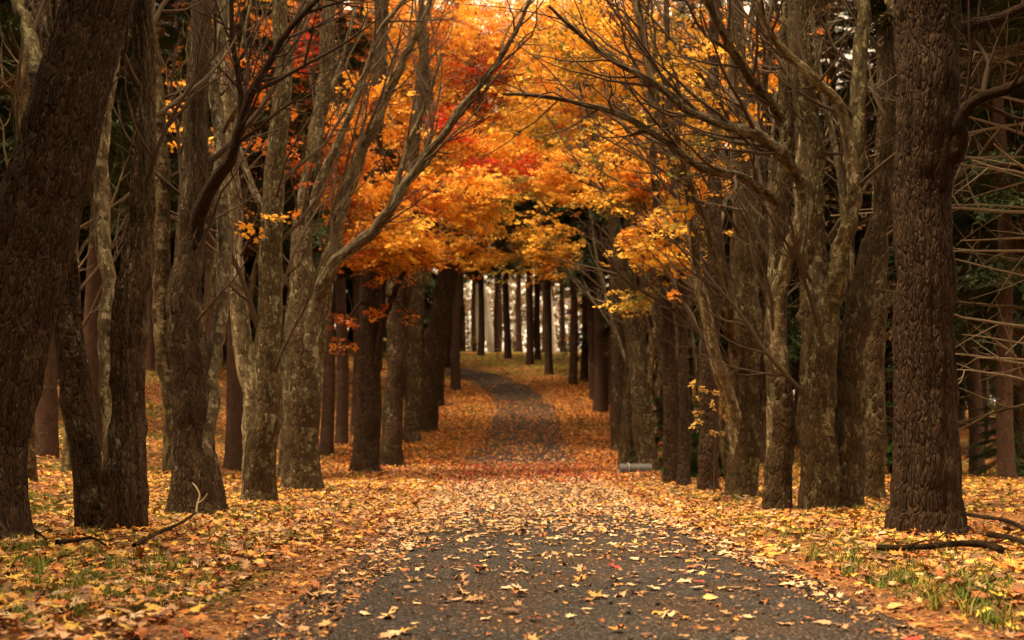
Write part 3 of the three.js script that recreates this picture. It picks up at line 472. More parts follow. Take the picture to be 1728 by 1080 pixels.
surveyedTree({ d: 33, group: ROW_R, label: 'leaning brown trunk directly behind the ribbed drain pipe', stems: [
  { m: 'olive', p: [[1096, 800, 34], [1086, 720, 32], [1078, 640, 28], [1068, 560, 22], [1050, 470, 16], [1034, 400, 12], [1012, 300, 9]], ext: 3, flare: 0.3, br: B(12, 0.35, 0.98, 1, 3, upR) },
  { n: 'limb', m: 'tan', p: [[1084, 700, 16, 0.2], [1096, 600, 15, 0.3], [1100, 480, 13, 0.4], [1106, 350, 11, 0.5], [1114, 200, 9, 0.6], [1120, 60, 7, 0.6]], ext: 3, br: B(10, 0.3, 0.98, 1, 2.8, upR) },
], crown: { from: [1100, 480], blobs: [[1105, 405, 66, 34, 'gold', 230, -6], [1085, 320, 80, 40, 'gold', 250, -5], [1145, 440, 36, 22, 'gold', 90, -7], [1075, 505, 34, 14, 'gold', 34, -5], [1030, 260, 60, 40, 'gold', 150, -4], [1140, 130, 130, 120, 'gold', 240, -3], [1010, 90, 110, 90, 'gold', 260, -2], [1180, 300, 70, 70, 'gold', 60, -5], [1050, 290, 50, 36, 'gold', 120, 1], [1190, 160, 38, 80, 'orange', 200, 4], [1230, 70, 34, 60, 'orange', 110, 4]] } });
surveyedTree({ d: 37, group: ROW_R, label: 'close-set pair of slim trunks whose feet meet the orange leaf carpet before the far pines', stems: [
  { m: 'olive', p: [[1060, 778, 28], [1062, 700, 26], [1064, 600, 24], [1066, 500, 22], [1062, 400, 19], [1056, 280, 16], [1046, 140, 13]], ext: 4, flare: 0.25, lump: 0.16, br: B(10, 0.4, 0.98, 1.2, 3.4, upR) },
  { n: 'stem', m: 'brown', ground: true, p: [[1084, 782, 24, -0.4], [1080, 690, 22, -0.4], [1082, 580, 20, -0.3], [1090, 460, 17, -0.2], [1098, 320, 14, 0], [1102, 160, 11, 0.2]], ext: 3, flare: 0.25, lump: 0.14, br: B(7, 0.4, 0.98, 1.2, 3, upR) },
], crown: { from: [1066, 420], blobs: [[1000, 60, 90, 70, 'orange', 420, 2], [960, 130, 90, 80, 'gold', 460, 3], [1070, 90, 80, 80, 'orange', 260, 2], [970, 300, 60, 46, 'gold', 260, -1], [1010, 200, 70, 50, 'orange', 180, 3], [930, 385, 40, 26, 'gold', 80, 0], [1130, 260, 50, 70, 'gold', 130, 3]] } });
surveyedTree({ d: 43, group: ROW_R, label: 'brown trunk last in the row before the dark straight pines by the bend', stems: [
  { m: 'brown', p: [[1046, 742, 30], [1044, 640, 28], [1040, 520, 24], [1034, 380, 18], [1020, 240, 14]], ext: 4, flare: 0.2, br: B(10, 0.35, 0.98, 1.2, 3.4, upR) },
], crown: { from: [1036, 420], blobs: [[930, 60, 90, 60, 'gold', 360, 4], [1030, 30, 70, 50, 'orange', 220, 4], [900, 170, 60, 50, 'gold', 220, 4], [960, 230, 60, 30, 'olive', 120, 4]] } });
surveyedTree({ d: 21, group: ROW_R, label: 'slim grey-brown trunk in the gap between the double stems and the massive upright trunk', stems: [
  { m: 'olive', p: [[1478, 842, 38], [1478, 760, 36], [1476, 640, 34], [1480, 500, 30], [1486, 340, 26], [1494, 160, 22], [1500, 0, 20]], ext: 4, flare: 0.25, br: B(8, 0.4, 0.98, 1.2, 3) },
] });
console.log('maples');

// ------------------------------------------------------------------ conifers behind the rows
function boughShape(seed, full) { // a conifer bough about 1 unit long along +x, drooping, with needled side shoots
  const rng = RNG(seed), p = [], idx = [];
  const blade = (a, b, w) => { const n = p.length / 3, s = V3(0, 0, 0).subVectors(b, a), c = V3(0, 0, 0).crossVectors(s, V3(rng() - 0.5, 1, rng() - 0.5)).normalize().multiplyScalar(w); p.push(a.x - c.x, a.y, a.z - c.z, a.x + c.x, a.y, a.z + c.z, b.x, b.y, b.z); idx.push(n, n + 1, n + 2); };
  const line = (t) => V3(t, -0.18 * t * t + 0.02 * Math.sin(t * 9), 0);
  for (let i = 0; i < 6; i++) blade(line(i / 6), line((i + 1.3) / 6), 0.012);
  for (let i = 0; i < full; i++) {
    const t = lerp(0.16, 1, i / full), a = line(t), side = i % 2 ? 1 : -1, l = lerp(0.34, 0.1, t) * lerp(0.6, 1.2, rng()), e = a.clone().add(V3(l * 0.8, -l * lerp(0.1, 0.6, rng()), side * l));
    for (let k = 0; k < 12; k++) { const q = a.clone().lerp(e, k / 12), z = lerp(0.05, 0.11, rng()); blade(q, q.clone().add(V3(z * (0.6 + rng() * 0.5), (rng() - 0.6) * z, (rng() - 0.5) * 2 * z)), 0.012); }
  }
  const g = new THREE.BufferGeometry(); g.setAttribute('position', new THREE.Float32BufferAttribute(p, 3)); g.setIndex(idx); g.computeVertexNormals(); return g;
}
const BOUGHS = [boughShape(5, 40), boughShape(6, 36), boughShape(8, 44)];
const needle = std({ color: 0xffffff, side: THREE.DoubleSide, roughness: 0.8 });
let pineCount = 0;
// trunk of w px at distance d, needled from height lo to the top
function pine(px, d, w, o = {}) {
  const rng = RNG(5000 + 31 * pineCount++), m = metre(d), [x, dd] = o.at ?? [at(px, 600, d).x, d], base = V3(x, height(x, dd), -dd), r = w / 2 / m, H = o.h ?? lerp(17, 22, rng()), T = thing(o.name || 'pine_tree', o.label, 'tree', base, o.group);
  const lean = [(o.lean ?? (rng() - 0.5) * 0.03), (rng() - 0.5) * 0.03], n = Math.max(10, Math.round(H / (d < 32 ? 0.25 : 0.6))), P = [], R = [];
  for (let i = 0; i <= n; i++) { const t = i / n, y = t * H - 0.2; P.push(V3(lean[0] * y + 0.05 * Math.sin(y * 0.7 + px), y, lean[1] * y + 0.05 * Math.sin(y * 0.5 + d))); R.push(r * lerp(1, 0.16, Math.pow(t, 1.15))); }
  mesh('trunk', new Geo().tube(P, R, { seg: d < 32 ? 26 : 14, lump: 0.06, flare: 0.25, seed: pineCount, ridge: d < 32 ? 0.012 : 0 }).build(), BARK[o.m || 'pine'], T);
  const lo = o.lo ?? 6.5, count = o.n ?? 150, lists = [[], [], []], len = o.len ?? 2.4, g0 = o.green ?? [0.035, 0.05, 0.02];
  for (let k = 0; k < count; k++) {
    const t = (k + rng()) / count, y = lerp(lo, H * 0.99, t), j = Math.min(n, Math.floor((y + 0.2) / H * n)), L = len * lerp(1, 0.22, Math.pow(t, 1.3)) * lerp(0.6, 1.15, rng()), f = lerp(0.6, 1.35, rng());
    const q = new THREE.Quaternion().setFromEuler(new THREE.Euler((rng() - 0.5) * 0.3, rng() * 6.28, lerp(-0.35, 0.3, t) + (rng() - 0.5) * 0.3, 'YXZ'));
    const c = rng() < (o.brown ?? 0.12) ? [0.11, 0.06, 0.025] : [g0[0] * f, g0[1] * f, g0[2] * f];
    lists[k % 3].push([P[j].clone(), q, V3(L, L, L * 0.9), c]);
  }
  lists.forEach((l, i) => l.length && instanced('needles', BOUGHS[i], needle, l, T));
  const G = o.dead ?? 14;
  for (let k = 0; k < G; k++) { const y = lerp(1.6, Math.max(lo, 3) + 1.5, (k + rng()) / G), j = Math.min(n - 1, Math.floor((y + 0.2) / H * n)), a = rng() * 6.28, g = new Geo(); grow(g, P[j], V3(Math.cos(a), (rng() - 0.6) * 0.4, Math.sin(a)).normalize(), lerp(0.4, 1.8, rng()), 0.014, d < 40 ? 1 : 0, rng, { up: -0.02, dens: 1.4 }); mesh('dead_branch', g.build(), BARK.darktwig, T); }
  return T;
}
const BEHIND_L = 'pines on the bank behind the leaning-trunk row', BEHIND_R = 'conifers behind the upright-trunk row', BEND = 'straight dark pines on the slope by the bend';
for (const [px, d, w, label] of [
  [84, 26, 36, 'reddish pine trunk seen in the gap beside the leaning dark giant'],
  [160, 29, 36, 'reddish pine trunk partly hidden between the two shaggy brown stems'],
  [397, 29, 34, 'reddish pine trunk just past the flared multi-stem maple'],
  [352, 38, 20, 'slim reddish pine right behind the flared multi-stem maple'],
  [553, 40, 24, 'reddish pine trunk nearest the pale forking maple, first of three in a tight trio'],
  [578, 43, 22, 'reddish pine trunk in the middle of the tight trio behind the row'],
  [603, 46, 20, 'reddish pine trunk of the tight trio standing closest to the path'],
  [254, 50, 13, 'thin distant pine trunk on the bank, first of a close pair'],
  [274, 52, 13, 'thin distant pine trunk on the bank, second of a close pair'],
]) pine(px, d, w, { label, group: BEHIND_L, lo: 7, n: 130, dead: 9 });
for (const [px, d, w, where] of [[22, 42, 20, 'behind the leaning giant'], [120, 50, 16, 'beside the shaggy stem'], [205, 46, 16, 'behind the shaggy burled stem'], [302, 57, 14, 'beside the flared maple, left of its stems'], [438, 52, 15, 'behind the parallel grey stems'], [482, 60, 14, 'beside the forking maple'], [520, 56, 14, 'straight behind the pale forking maple'], [-40, 34, 26, 'past the picture edge behind the leaning giant'], [330, 64, 14, 'straight behind the flared maple'], [640, 66, 12, 'between the dark straight trunk and the crooked one'], [676, 70, 11, 'right behind the crooked brown trunk'], [712, 66, 12, 'behind the leaning broad trunk near the bend']])
  pine(px, d, w, { label: `thin half-hidden pine far back ${where}`, group: 'half hidden pines far back on the bank', lo: 7, n: 130, dead: 6 });
for (const [px, d, w, label, lean] of [
  [770, 61, 17, 'dark pine at the inner side of the bend, tightest against the path', 0.0],
  [811, 79, 12, 'far pine in front of the two white leaning trunks'],
  [856, 77, 13, 'far slim pine just right of the white leaning trunks'],
  [893, 73, 14, 'slim black pine on the slope, taller one of the middle pair'],
  [908, 76, 11, 'thinner pine tucked right behind the middle pair'],
  [928, 68, 14, 'slim black pine leaning slightly, lowest on the slope among the middle ones', -0.035],
  [967, 64, 14, 'slim black pine with its foot beside the outer edge of the bend'],
  [986, 66, 13, 'slim black pine close behind the one at the outer edge of the bend'],
  [1012, 54, 26, 'thickest dark pine at the end of the upright-trunk row'],
  [1000, 58, 16, 'dark pine overlapping the thickest one at the row end'],
  [1033, 56, 15, 'dark pine between the thickest one and the last brown maple'],
]) pine(px, d, w, { label, group: BEND, lean, lo: 7.4, n: 150, dead: 12, len: 2.6 });
for (const [px, d, w, where] of [[838, 92, 10, 'just past the white trunks'], [875, 88, 10, 'straight up the path'], [950, 92, 9, 'by the outer edge of the bend'], [920, 98, 10, 'behind the leaning slim pine'], [800, 98, 9, 'in front of the broader white trunk'], [1010, 84, 11, 'behind the thickest row-end pine'], [780, 90, 10, 'nearest the inner side of the bend'], [965, 104, 9, 'farthest off behind the outer bend pines']])
  pine(px, d, w, { label: `very thin pine on the crest ${where}`, group: 'backlit pines on the crest', lo: 7, n: 110, dead: 5 });
for (const [px, d, w, label] of [
  [1228, 44, 20, 'dark conifer trunk in the gap beside the stout grey trunk'], [1282, 39, 22, 'dark conifer trunk in the gap between the stout grey and pale-edged trunks'],
  [1345, 44, 20, 'dark conifer trunk between the pale-edged trunk and the double stems'], [1640, 32, 26, 'dark conifer trunk just past the massive upright trunk'], [1694, 29, 28, 'dark conifer trunk near the picture edge behind the bare boughs'],
  [1112, 48, 16, 'dark conifer trunk behind the drain pipe'], [1158, 50, 16, 'dark conifer trunk behind the two thin dark stems'],
]) pine(px, d, w, { label, group: BEHIND_R, lo: 4.5, n: 190, dead: 14, len: 2.6 });
for (const [px, d, where] of [[1175, 68, 'behind the dark trunk with the yellow sprig'], [1245, 76, 'straight behind the stout grey trunk'], [1325, 70, 'straight behind the pale-edged trunk'], [1425, 60, 'behind the thick double stems'], [1492, 50, 'behind the slim grey-brown trunk'], [1560, 56, 'hidden behind the massive upright trunk'], [1645, 44, 'behind the bare boughs, next to the massive upright trunk'], [1715, 44, 'behind the bare boughs at the picture edge'], [1800, 36, 'past the picture edge, behind the bare boughs'], [1610, 66, 'far behind the massive upright trunk'], [1380, 70, 'far behind the gap beside the double stems'], [1700, 60, 'far back at the picture edge'], [1080, 66, 'far behind the drain pipe'], [1290, 74, 'far behind the gap beside the pale-edged trunk'], [1500, 72, 'far behind the slim grey-brown trunk'], [1140, 80, 'far behind the thin dark stems'], [1440, 84, 'farthest back beyond the double stems'], [1365, 56, 'in the gap between the pale-edged trunk and the double stems']])
  pine(px, d, 24, { name: 'spruce_tree', label: `near-black spruce ${where}`, group: 'black spruces behind the upright-trunk row', lo: d < 46 ? 5 : 3, n: 460, dead: 10, len: 4, h: 25 + (px % 5), brown: 0.45 });
for (const [px, d, where] of [[-90, 36, 'past the picture edge, behind the leaning giant'], [8, 52, 'behind the leaning giant'], [66, 64, 'far behind the gap beside the leaning giant'], [140, 70, 'far behind the shaggy brown stems'], [232, 66, 'far behind the pale burled stem'], [326, 74, 'far behind the flared maple'], [420, 68, 'far behind the two parallel grey stems'], [520, 72, 'far behind the pale forking maple'], [190, 56, 'straight behind the shaggy brown stems'], [600, 78, 'far behind the pine trio'], [290, 84, 'farthest back beside the flared maple'], [470, 86, 'farthest back beside the parallel grey stems'], [80, 82, 'farthest back beside the leaning giant'], [700, 90, 'farthest back near the bend'], [380, 58, 'behind the gap past the flared maple']])
  pine(px, d, 24, { name: 'spruce_tree', label: `dark spruce deep in the wood ${where}`, group: 'dark spruces behind the leaning-trunk row', lo: 2.4, n: 480, dead: 5, len: 4.2, h: 26 + (((px % 5) + 5) % 5), brown: 0.3 });
for (const [px, d, where] of [[752, 100, 'by the inner side of the bend'], [840, 112, 'straight up the path'], [930, 108, 'behind the middle pines'], [1012, 102, 'by the end of the upright-trunk row'], [650, 98, 'behind the crooked trunk and its orange crown']])
  pine(px, d, 14, { name: 'spruce_tree', label: `tall dark spruce beyond the crest ${where}`, group: 'tall spruces beyond the crest', lo: 16, n: 420, dead: 4, len: 5, h: 35, brown: 0.4 });
// unseen spruces added around the viewpoint to keep sky light off near trunks
for (const [x, d] of [[-9.6, 9.5], [-8.2, 5], [-6.6, 0], [-6.4, -5], [-6, -11], [-5, -17], [0.5, -24], [5.5, -17], [6.2, -10], [6.2, -4], [6.8, 1], [8.2, 5.5], [9.8, 9.5], [-14, 14], [14.5, 13], [-11.5, 3], [11.5, 4], [-11, -24], [11, -26]])
  pine(864 + x * 2015 / 20, 20, 40, { at: [x, d], name: 'spruce_tree', label: 'tall unseen spruce added beside or behind the viewpoint to hold back sky light', group: 'unseen spruces added around the viewpoint to shade the near trunks', lo: d > 0 ? 5 : 1.2, n: 480, dead: 0, len: d > 0 ? 3.8 : 4.2, h: 22 });
// slender bare maples of the thicket behind the rows
function slender(px, d, w, label, group) {
  const rng = RNG(7000 + 13 * pineCount++), x = at(px, 600, d).x, base = V3(x, height(x, d), -d), T = thing('slender_maple_tree', label, 'tree', base, group), kinds = ['tan', 'mossy', 'grey', 'olive_plain'];
  for (let k = 0, ns = 1 + Math.floor(rng() * 2.4); k < ns; k++) {
    const r = w / 2 / metre(d) * (k ? 0.7 : 1), P = [], R = [], dir = V3((rng() - 0.5) * (k ? 0.5 : 0.15), 1, (rng() - 0.5) * 0.3).normalize(), p = V3((rng() - 0.5) * 0.3 * k, -0.2, (rng() - 0.5) * 0.3 * k), H = lerp(11, 15, rng()), n = 36;
    for (let i = 0; i <= n; i++) { P.push(p.clone()); R.push(r * lerp(1, 0.18, i / n)); dir.x += (rng() - 0.5) * 0.13; dir.z += (rng() - 0.5) * 0.13; dir.y += 0.04; dir.normalize(); p.addScaledVector(dir, H / n); }
    const m = BARK[kinds[Math.floor(rng() * 4)]], sm = mesh(k ? 'stem' : 'trunk', new Geo().tube(P, R, { seg: 14, lump: 0.12, flare: 0.3, seed: pineCount }).build(), m, T);
    for (let b = 0; b < 11; b++) { const j = Math.floor(lerp(0.2, 0.97, (b + rng()) / 11) * n), g = new Geo(); grow(g, P[j], turned(V3(0, 1, 0), lerp(0.5, 1.2, rng()), rng() * 6.28), lerp(1.2, 3.4, rng()), Math.min(R[j] * 0.5, 0.035), 2, rng, { up: 0.08, dens: 2.2 }); mesh('branch', g.build(), rng() < 0.5 ? m : BARK.twig, sm); }
  }
}
for (const [px, d, w, where] of [[60, 21, 24, 'beside the leaning giant'], [120, 24, 18, 'behind the shaggy brown stem'], [290, 26, 16, 'right behind the flared maple'], [420, 30, 16, 'behind the grey pair'], [480, 28, 18, 'between the grey pair and the forking maple']])
  slender(px, d, w, `slender bare maple stem of the thicket ${where}`, 'slender maples behind the leaning-trunk row');
for (const [px, d, w, where] of [[1100, 40, 14, 'behind the drain pipe'], [1142, 34, 14, 'between the two thin dark stems'], [1215, 30, 16, 'left of the stout grey trunk'], [1236, 27, 16, 'hugging the stout grey trunk'], [1405, 26, 18, 'behind the double stems'], [1450, 22, 20, 'between the double stems and the slim trunk'], [1510, 25, 18, 'behind the massive upright trunk'], [1170, 36, 14, 'beside the dark trunk with the sprig']])
  slender(px, d, w, `slender bare maple stem of the thicket ${where}`, 'slender maples behind the upright-trunk row');

// a conifer just past the edge of the picture: its long dead boughs reach in, pale against the gloom
{
  const d = 19, x = at(1800, 600, d).x, base = V3(x, height(x, d), -d), rng = RNG(909), T = thing('dead_bough_conifer', 'conifer with a fan of long bare pale boughs reaching in behind the massive upright trunk', 'tree', base);
  const P = [], R = []; for (let i = 0; i <= 60; i++) { P.push(V3(0.03 * Math.sin(i), i * 0.28 - 0.2, 0)); R.push(0.2 * lerp(1, 0.2, i / 60)); }
  mesh('trunk', new Geo().tube(P, R, { seg: 24, lump: 0.06, flare: 0.3, ridge: 0.01 }).build(), BARK.pine, T);
  for (let k = 0; k < 38; k++) {
    const y = lerp(1.5, 9.5, (k + rng()) / 38), a = Math.PI + (rng() - 0.5) * 2.4, g = new Geo();
    grow(g, V3(0, y, 0), V3(Math.cos(a), lerp(-0.05, 0.35, rng()), Math.sin(a)).normalize(), lerp(1.8, 3.7, rng()), lerp(0.018, 0.036, rng()), 2, rng, { up: -0.015, dens: 1.5, wig: 0.06, kink: 0.03 });
    mesh('bough', g.build(), rng() < 0.6 ? BARK.dead : BARK.tan, T);
  }
  const l = []; for (let k = 0; k < 150; k++) { const t = rng(); l.push([V3(0, lerp(8, 16.5, t), 0), new THREE.Quaternion().setFromEuler(new THREE.Euler(0, rng() * 6.28, (rng() - 0.5) * 0.5, 'YXZ')), lerp(3, 0.8, t), [0.035, 0.05, 0.02]]); }
  instanced('needles', BOUGHS[0], needle, l, T);
}
// pale trunks in the bright gap beyond the crest
for (const [px, d, w, lean, label] of [[803, 100, 26, 0.03, 'white-barked trunk shining in the bright gap, broader of two beyond the crest'], [833, 96, 18, -0.16, 'white-barked trunk leaning away in the bright gap, thinner of two beyond the crest'], [936, 100, 14, -0.08, 'pale trunk glowing in the bright gap behind the middle pines'], [716, 92, 12, 0, 'pale trunk glimpsed far off between the leaning-row trunks']]) {
  const x = at(px, 600, d).x, base = V3(x, height(x, d), -d), rng = RNG(px), T = thing('birch_tree', label, 'tree', base, 'pale trunks beyond the crest'), m = metre(d), P = [], R = [];
  for (let i = 0; i <= 30; i++) { const y = i * 0.45 - 0.3; P.push(V3(lean * y, y, 0.1 * Math.sin(y))); R.push(w / 2 / m * lerp(1, 0.25, i / 30)); }
  mesh('trunk', new Geo().tube(P, R, { seg: 14, lump: 0.1, flare: 0.4 }).build(), BARK.birch, T);
  for (let k = 0; k < 9; k++) { const j = 8 + Math.floor(rng() * 21), g = new Geo(); grow(g, P[j], V3(rng() - 0.5, 0.6, rng() - 0.5).normalize(), lerp(1.5, 3, rng()), 0.04, 1, rng, {}); mesh('branch', g.build(), BARK.birch, T); }
}
// tall orange maples further up the avenue, their crowns closing it overhead
for (const [px, d, w, label, from, blobs] of [
  [690, 58, 14, 'tall orange maple up the avenue, its crown filling the upper middle', [680, 400], [[620, 210, 110, 80, 'orange', 520], [720, 130, 120, 90, 'orange', 700, 2], [560, 120, 90, 100, 'rust', 420, 1], [660, 40, 120, 60, 'orange', 520, 2], [540, 200, 60, 60, 'rust', 200, 3]]],
  [1036, 60, 14, 'tall golden maple up the avenue opposite, reaching over towards the scarlet leaves', [1020, 400], [[930, 120, 100, 90, 'gold', 620], [1030, 150, 100, 100, 'orange', 420, 2], [860, 40, 100, 60, 'orange', 420, 2], [980, 30, 110, 60, 'orange', 420, 2], [940, 240, 80, 50, 'gold', 300], [1110, 60, 90, 80, 'dull', 300, 4], [1080, 230, 80, 70, 'dull', 200, 4]]],
  [752, 72, 12, 'far orange maple by the bend, closing the view over the path', [770, 420], [[790, 60, 130, 70, 'rust', 620], [860, 180, 110, 70, 'orange', 520, 2], [760, 260, 120, 60, 'orange', 480, 2], [700, 330, 80, 50, 'rust', 240, 2], [960, 330, 90, 50, 'olive', 240, 4], [840, 340, 90, 50, 'gold', 300, 1]]],
  [450, 52, 14, 'russet-orange maple rising behind the parallel grey stems', [450, 380], [[450, 180, 90, 110, 'rust', 330], [400, 60, 90, 80, 'orange', 280, 2], [300, 170, 70, 80, 'orange', 150, 1], [520, 260, 60, 70, 'rust', 200, -2], [350, 30, 60, 50, 'rust', 120, 3]]],
  [1180, 50, 14, 'sparse golden maple rising behind the thin dark stems', [1170, 400], [[1180, 180, 90, 110, 'gold', 260], [1120, 40, 90, 60, 'orange', 230, 2], [1240, 90, 60, 90, 'orange', 170, 2], [1100, 300, 70, 60, 'gold', 150], [1310, 60, 60, 60, 'dull', 120, 3]]],
  [920, 86, 12, 'farthest orange maple seen through the crowns over the bend', [930, 440], [[900, 100, 150, 90, 'orange', 800], [760, 130, 130, 90, 'rust', 600, 2], [1020, 200, 120, 90, 'dull', 420, 2], [640, 120, 100, 90, 'rust', 420, 2], [900, 250, 130, 70, 'dull', 420, 2]]],
]) surveyedTree({ d, name: 'orange_maple_tree', group: 'orange maples closing the avenue', label, stems: [{ m: 'furrow', p: [[px, 700, w], [px + 4, 560, w], [px - 2, 420, w * 0.85], [px + 6, 260, w * 0.7], [px, 100, w * 0.5]], ext: 3, br: B(6, 0.5, 0.98, 1.5, 4) }], crown: { from, blobs } });
// young maples with warm leaves, far beyond the crest and in the gaps of the wood
for (const [px, py, d, rx, ry, pal, n, label] of [
  [945, 500, 106, 40, 46, 'gold', 120, 'low golden maple glowing past the crest, among the middle pines'], [1000, 470, 112, 40, 50, 'orange', 120, 'orange maple far past the crest, towards the upright-trunk row'],
  [880, 540, 112, 40, 30, 'olive', 90, 'yellow-green bush on the far side of the crest'], [710, 560, 100, 40, 40, 'gold', 90, 'golden sapling far off between trunks of the leaning-trunk row'],
  [800, 584, 92, 34, 16, 'olive', 46, 'low olive bush on the crest at the inner side of the bend'], [868, 580, 96, 40, 18, 'gold', 46, 'low golden bush on the crest straight up the path'], [945, 580, 94, 36, 18, 'olive', 46, 'low olive bush on the crest behind the middle pines'], [1000, 572, 90, 30, 24, 'gold', 46, 'low golden bush on the crest by the row-end pines'],
  [790, 520, 128, 75, 95, 'pale', 1500, 'pale hazy tree beyond the crest behind the white trunks'], [870, 510, 134, 70, 100, 'pale', 1500, 'pale hazy tree beyond the crest straight up the path'], [960, 520, 130, 70, 100, 'pale', 1500, 'pale hazy tree beyond the crest behind the middle pines'], [1030, 500, 126, 65, 100, 'pale', 1300, 'pale hazy tree beyond the crest by the upright-trunk row'], [720, 520, 122, 60, 90, 'pale', 1200, 'pale hazy tree beyond the crest by the leaning-trunk row'],
  [290, 160, 60, 46, 60, 'orange', 150, 'orange maple crown glimpsed high between the grey stems'], [24, 150, 46, 34, 16, 'orange', 34, 'small orange spray of a maple showing left of the leaning giant'],
  [1668, 262, 44, 56, 50, 'dull', 170, 'dull russet maple behind the bare pale boughs'], [1640, 90, 50, 70, 60, 'dull', 150, 'russet maple crown high in the corner behind the dark limbs'],
]) {
  const C = at(px, py, d), base = V3(C.x, height(C.x, d), -d), T = thing('young_maple_tree', label, 'tree', base, 'young maples in gaps of the wood'), h = Math.max(1, C.y - base.y);
  mesh('trunk', new Geo().tube([V3(0, -0.2, 0), V3(0.1, h * 0.4, 0), V3(-0.05, h * 0.75, 0), V3(0, h + 1, 0)], [0.12, 0.09, 0.06, 0.02], { seg: 9, lump: 0.1 }).build(), BARK.twig, T);
  crown(T, base, { from: [px, py + ry * 0.8], big: pal === 'pale' ? 1.9 : 1, blobs: [[px, py, rx, ry, pal, n]] }, RNG(px + 3), d);
}
console.log('conifers');

// ------------------------------------------------------------------ small things: pipe, fallen branches, sprigs
{ // ribbed drain pipe lying at the path edge
  const a = hit(1072, 800), d = -a.z, L = 54 / metre(d), r = 0.12, pts = [], base = V3(a.x, height(a.x, d) + 0.02, -d);
  const T = thing('drain_pipe', 'grey ribbed drain pipe lying at the path edge by the trunks', 'pipe', base), N = 13 * 6;
  for (let i = 0; i <= N; i++) pts.push(new THREE.Vector2(r + 0.026 * Math.sin(i / 6 * Math.PI * 2), (i / N - 0.5) * L));
  for (let i = N; i >= 0; i -= 6) pts.push(new THREE.Vector2(r - 0.04, (i / N - 0.5) * L)); pts.push(pts[0].clone());
  const o = mesh('pipe_body', new THREE.LatheGeometry(pts, 32), std({ color: tint(0.14, 0.137, 0.133), roughness: 0.6, metalness: 0.2, side: THREE.DoubleSide }), T); o.rotation.set(0, 0.1, Math.PI / 2); o.position.y = r;
  const c = mesh('collar', new THREE.TorusGeometry(r + 0.03, 0.018, 8, 30), std({ color: tint(0.26, 0.25, 0.24), roughness: 0.6, metalness: 0.3 }), T); c.rotation.set(0, Math.PI / 2 + 0.1, 0); c.position.set(-L * 0.22, r, 0.02);
}
function stick(label, pts, r0, r1, lift, m, twigs = 0, seed = 1) {
  const rng = RNG(seed), P = pts.map(([x, y, up = 0]) => { const p = hit(x, y); p.y += r0 + lift + up + 0.03; return p; }), base = P[0].clone(); base.y = height(base.x, -base.z);
  const T = thing('fallen_branch', label, 'branch', base, 'fallen sticks on the leafy verge'), [Q, R] = smooth(P, P.map((_, i) => lerp(r0, r1, i / (P.length - 1))), 0.05);
  m = BARK[m + '_plain'] ? m + '_plain' : m; mesh('stick', new Geo().tube(Q, R, { seg: 9, lump: 0.16, freq: 9 }).build(base), BARK[m], T);
  for (let k = 0; k < twigs; k++) { const j = Math.floor(lerp(0.2, 0.9, (k + rng()) / twigs) * (Q.length - 2)), g = new Geo(), dir = V3(0, 0, 0).subVectors(Q[j + 1], Q[j]).normalize(); dir.add(V3(rng() - 0.5, 0.25 * rng(), rng() - 0.5)).normalize(); grow(g, Q[j], dir, lerp(0.15, 0.4, rng()), R[j] * 0.5, 1, rng, { up: -0.03, dens: 3 }); mesh('twig', g.build(base), BARK[m], T); }
}
stick('straight brown stick propped on the leaves near the shaggy trunk', [[226, 936], [260, 916], [296, 900], [330, 884, 0.06]], 0.022, 0.014, 0.03, 'brown', 1, 4);
stick('thin dark fallen twig curving over the leaves before the leaning giant', [[95, 930], [130, 926], [150, 922], [178, 935]], 0.022, 0.012, 0.03, 'furrow', 2, 5);
stick('crooked little twig at the foot of the leaning giant', [[24, 892], [52, 905], [78, 925]], 0.022, 0.012, 0.03, 'furrow', 2, 6);
stick('long crooked dark fallen branch before the massive upright trunk', [[1480, 940], [1530, 941], [1570, 938], [1620, 933], [1660, 934], [1690, 944]], 0.026, 0.036, 0.03, 'furrow', 3, 7);
stick('fallen branch slanting away beside the root flare of the massive trunk', [[1628, 878], [1660, 884], [1695, 890], [1735, 908]], 0.024, 0.028, 0.03, 'brown', 3, 8);
stick('short dark fallen stick at the picture edge behind the long crooked one', [[1668, 914], [1700, 920], [1735, 932]], 0.03, 0.03, 0.02, 'furrow', 1, 9);
stick('thin pale stick lying on grass by the stout grey trunk', [[1228, 838], [1248, 846], [1272, 856]], 0.02, 0.012, 0.02, 'dead', 0, 10);
{ // pale curved sapling stem at the foot of the flared maple
  const d = 15.9, b = at(332, 868, d), T = thing('bare_sapling', 'bare white curved sapling twig at the foot of the flared maple', 'sapling', b.clone());
  const P = [[330, 868], [333, 850], [337, 836], [331, 822], [325, 815]].map(([x, y]) => at(x, y, d)); b.y = height(b.x, d); T.position.copy(b); P[0].y = b.y - 0.05;
  const [Q, R] = smooth(P, [0.013, 0.012, 0.011, 0.009, 0.006], 0.04); mesh('stem', new Geo().tube(Q, R, { seg: 8 }).build(b), std({ color: tint(0.5, 0.42, 0.3) }), T);
  mesh('shoot', new Geo().tube([at(333, 850, d), at(344, 842, d - 0.05), at(350, 833, d - 0.05)], [0.008, 0.006, 0.004], { seg: 6 }).build(b), std({ color: tint(0.5, 0.42, 0.3) }), T);
}
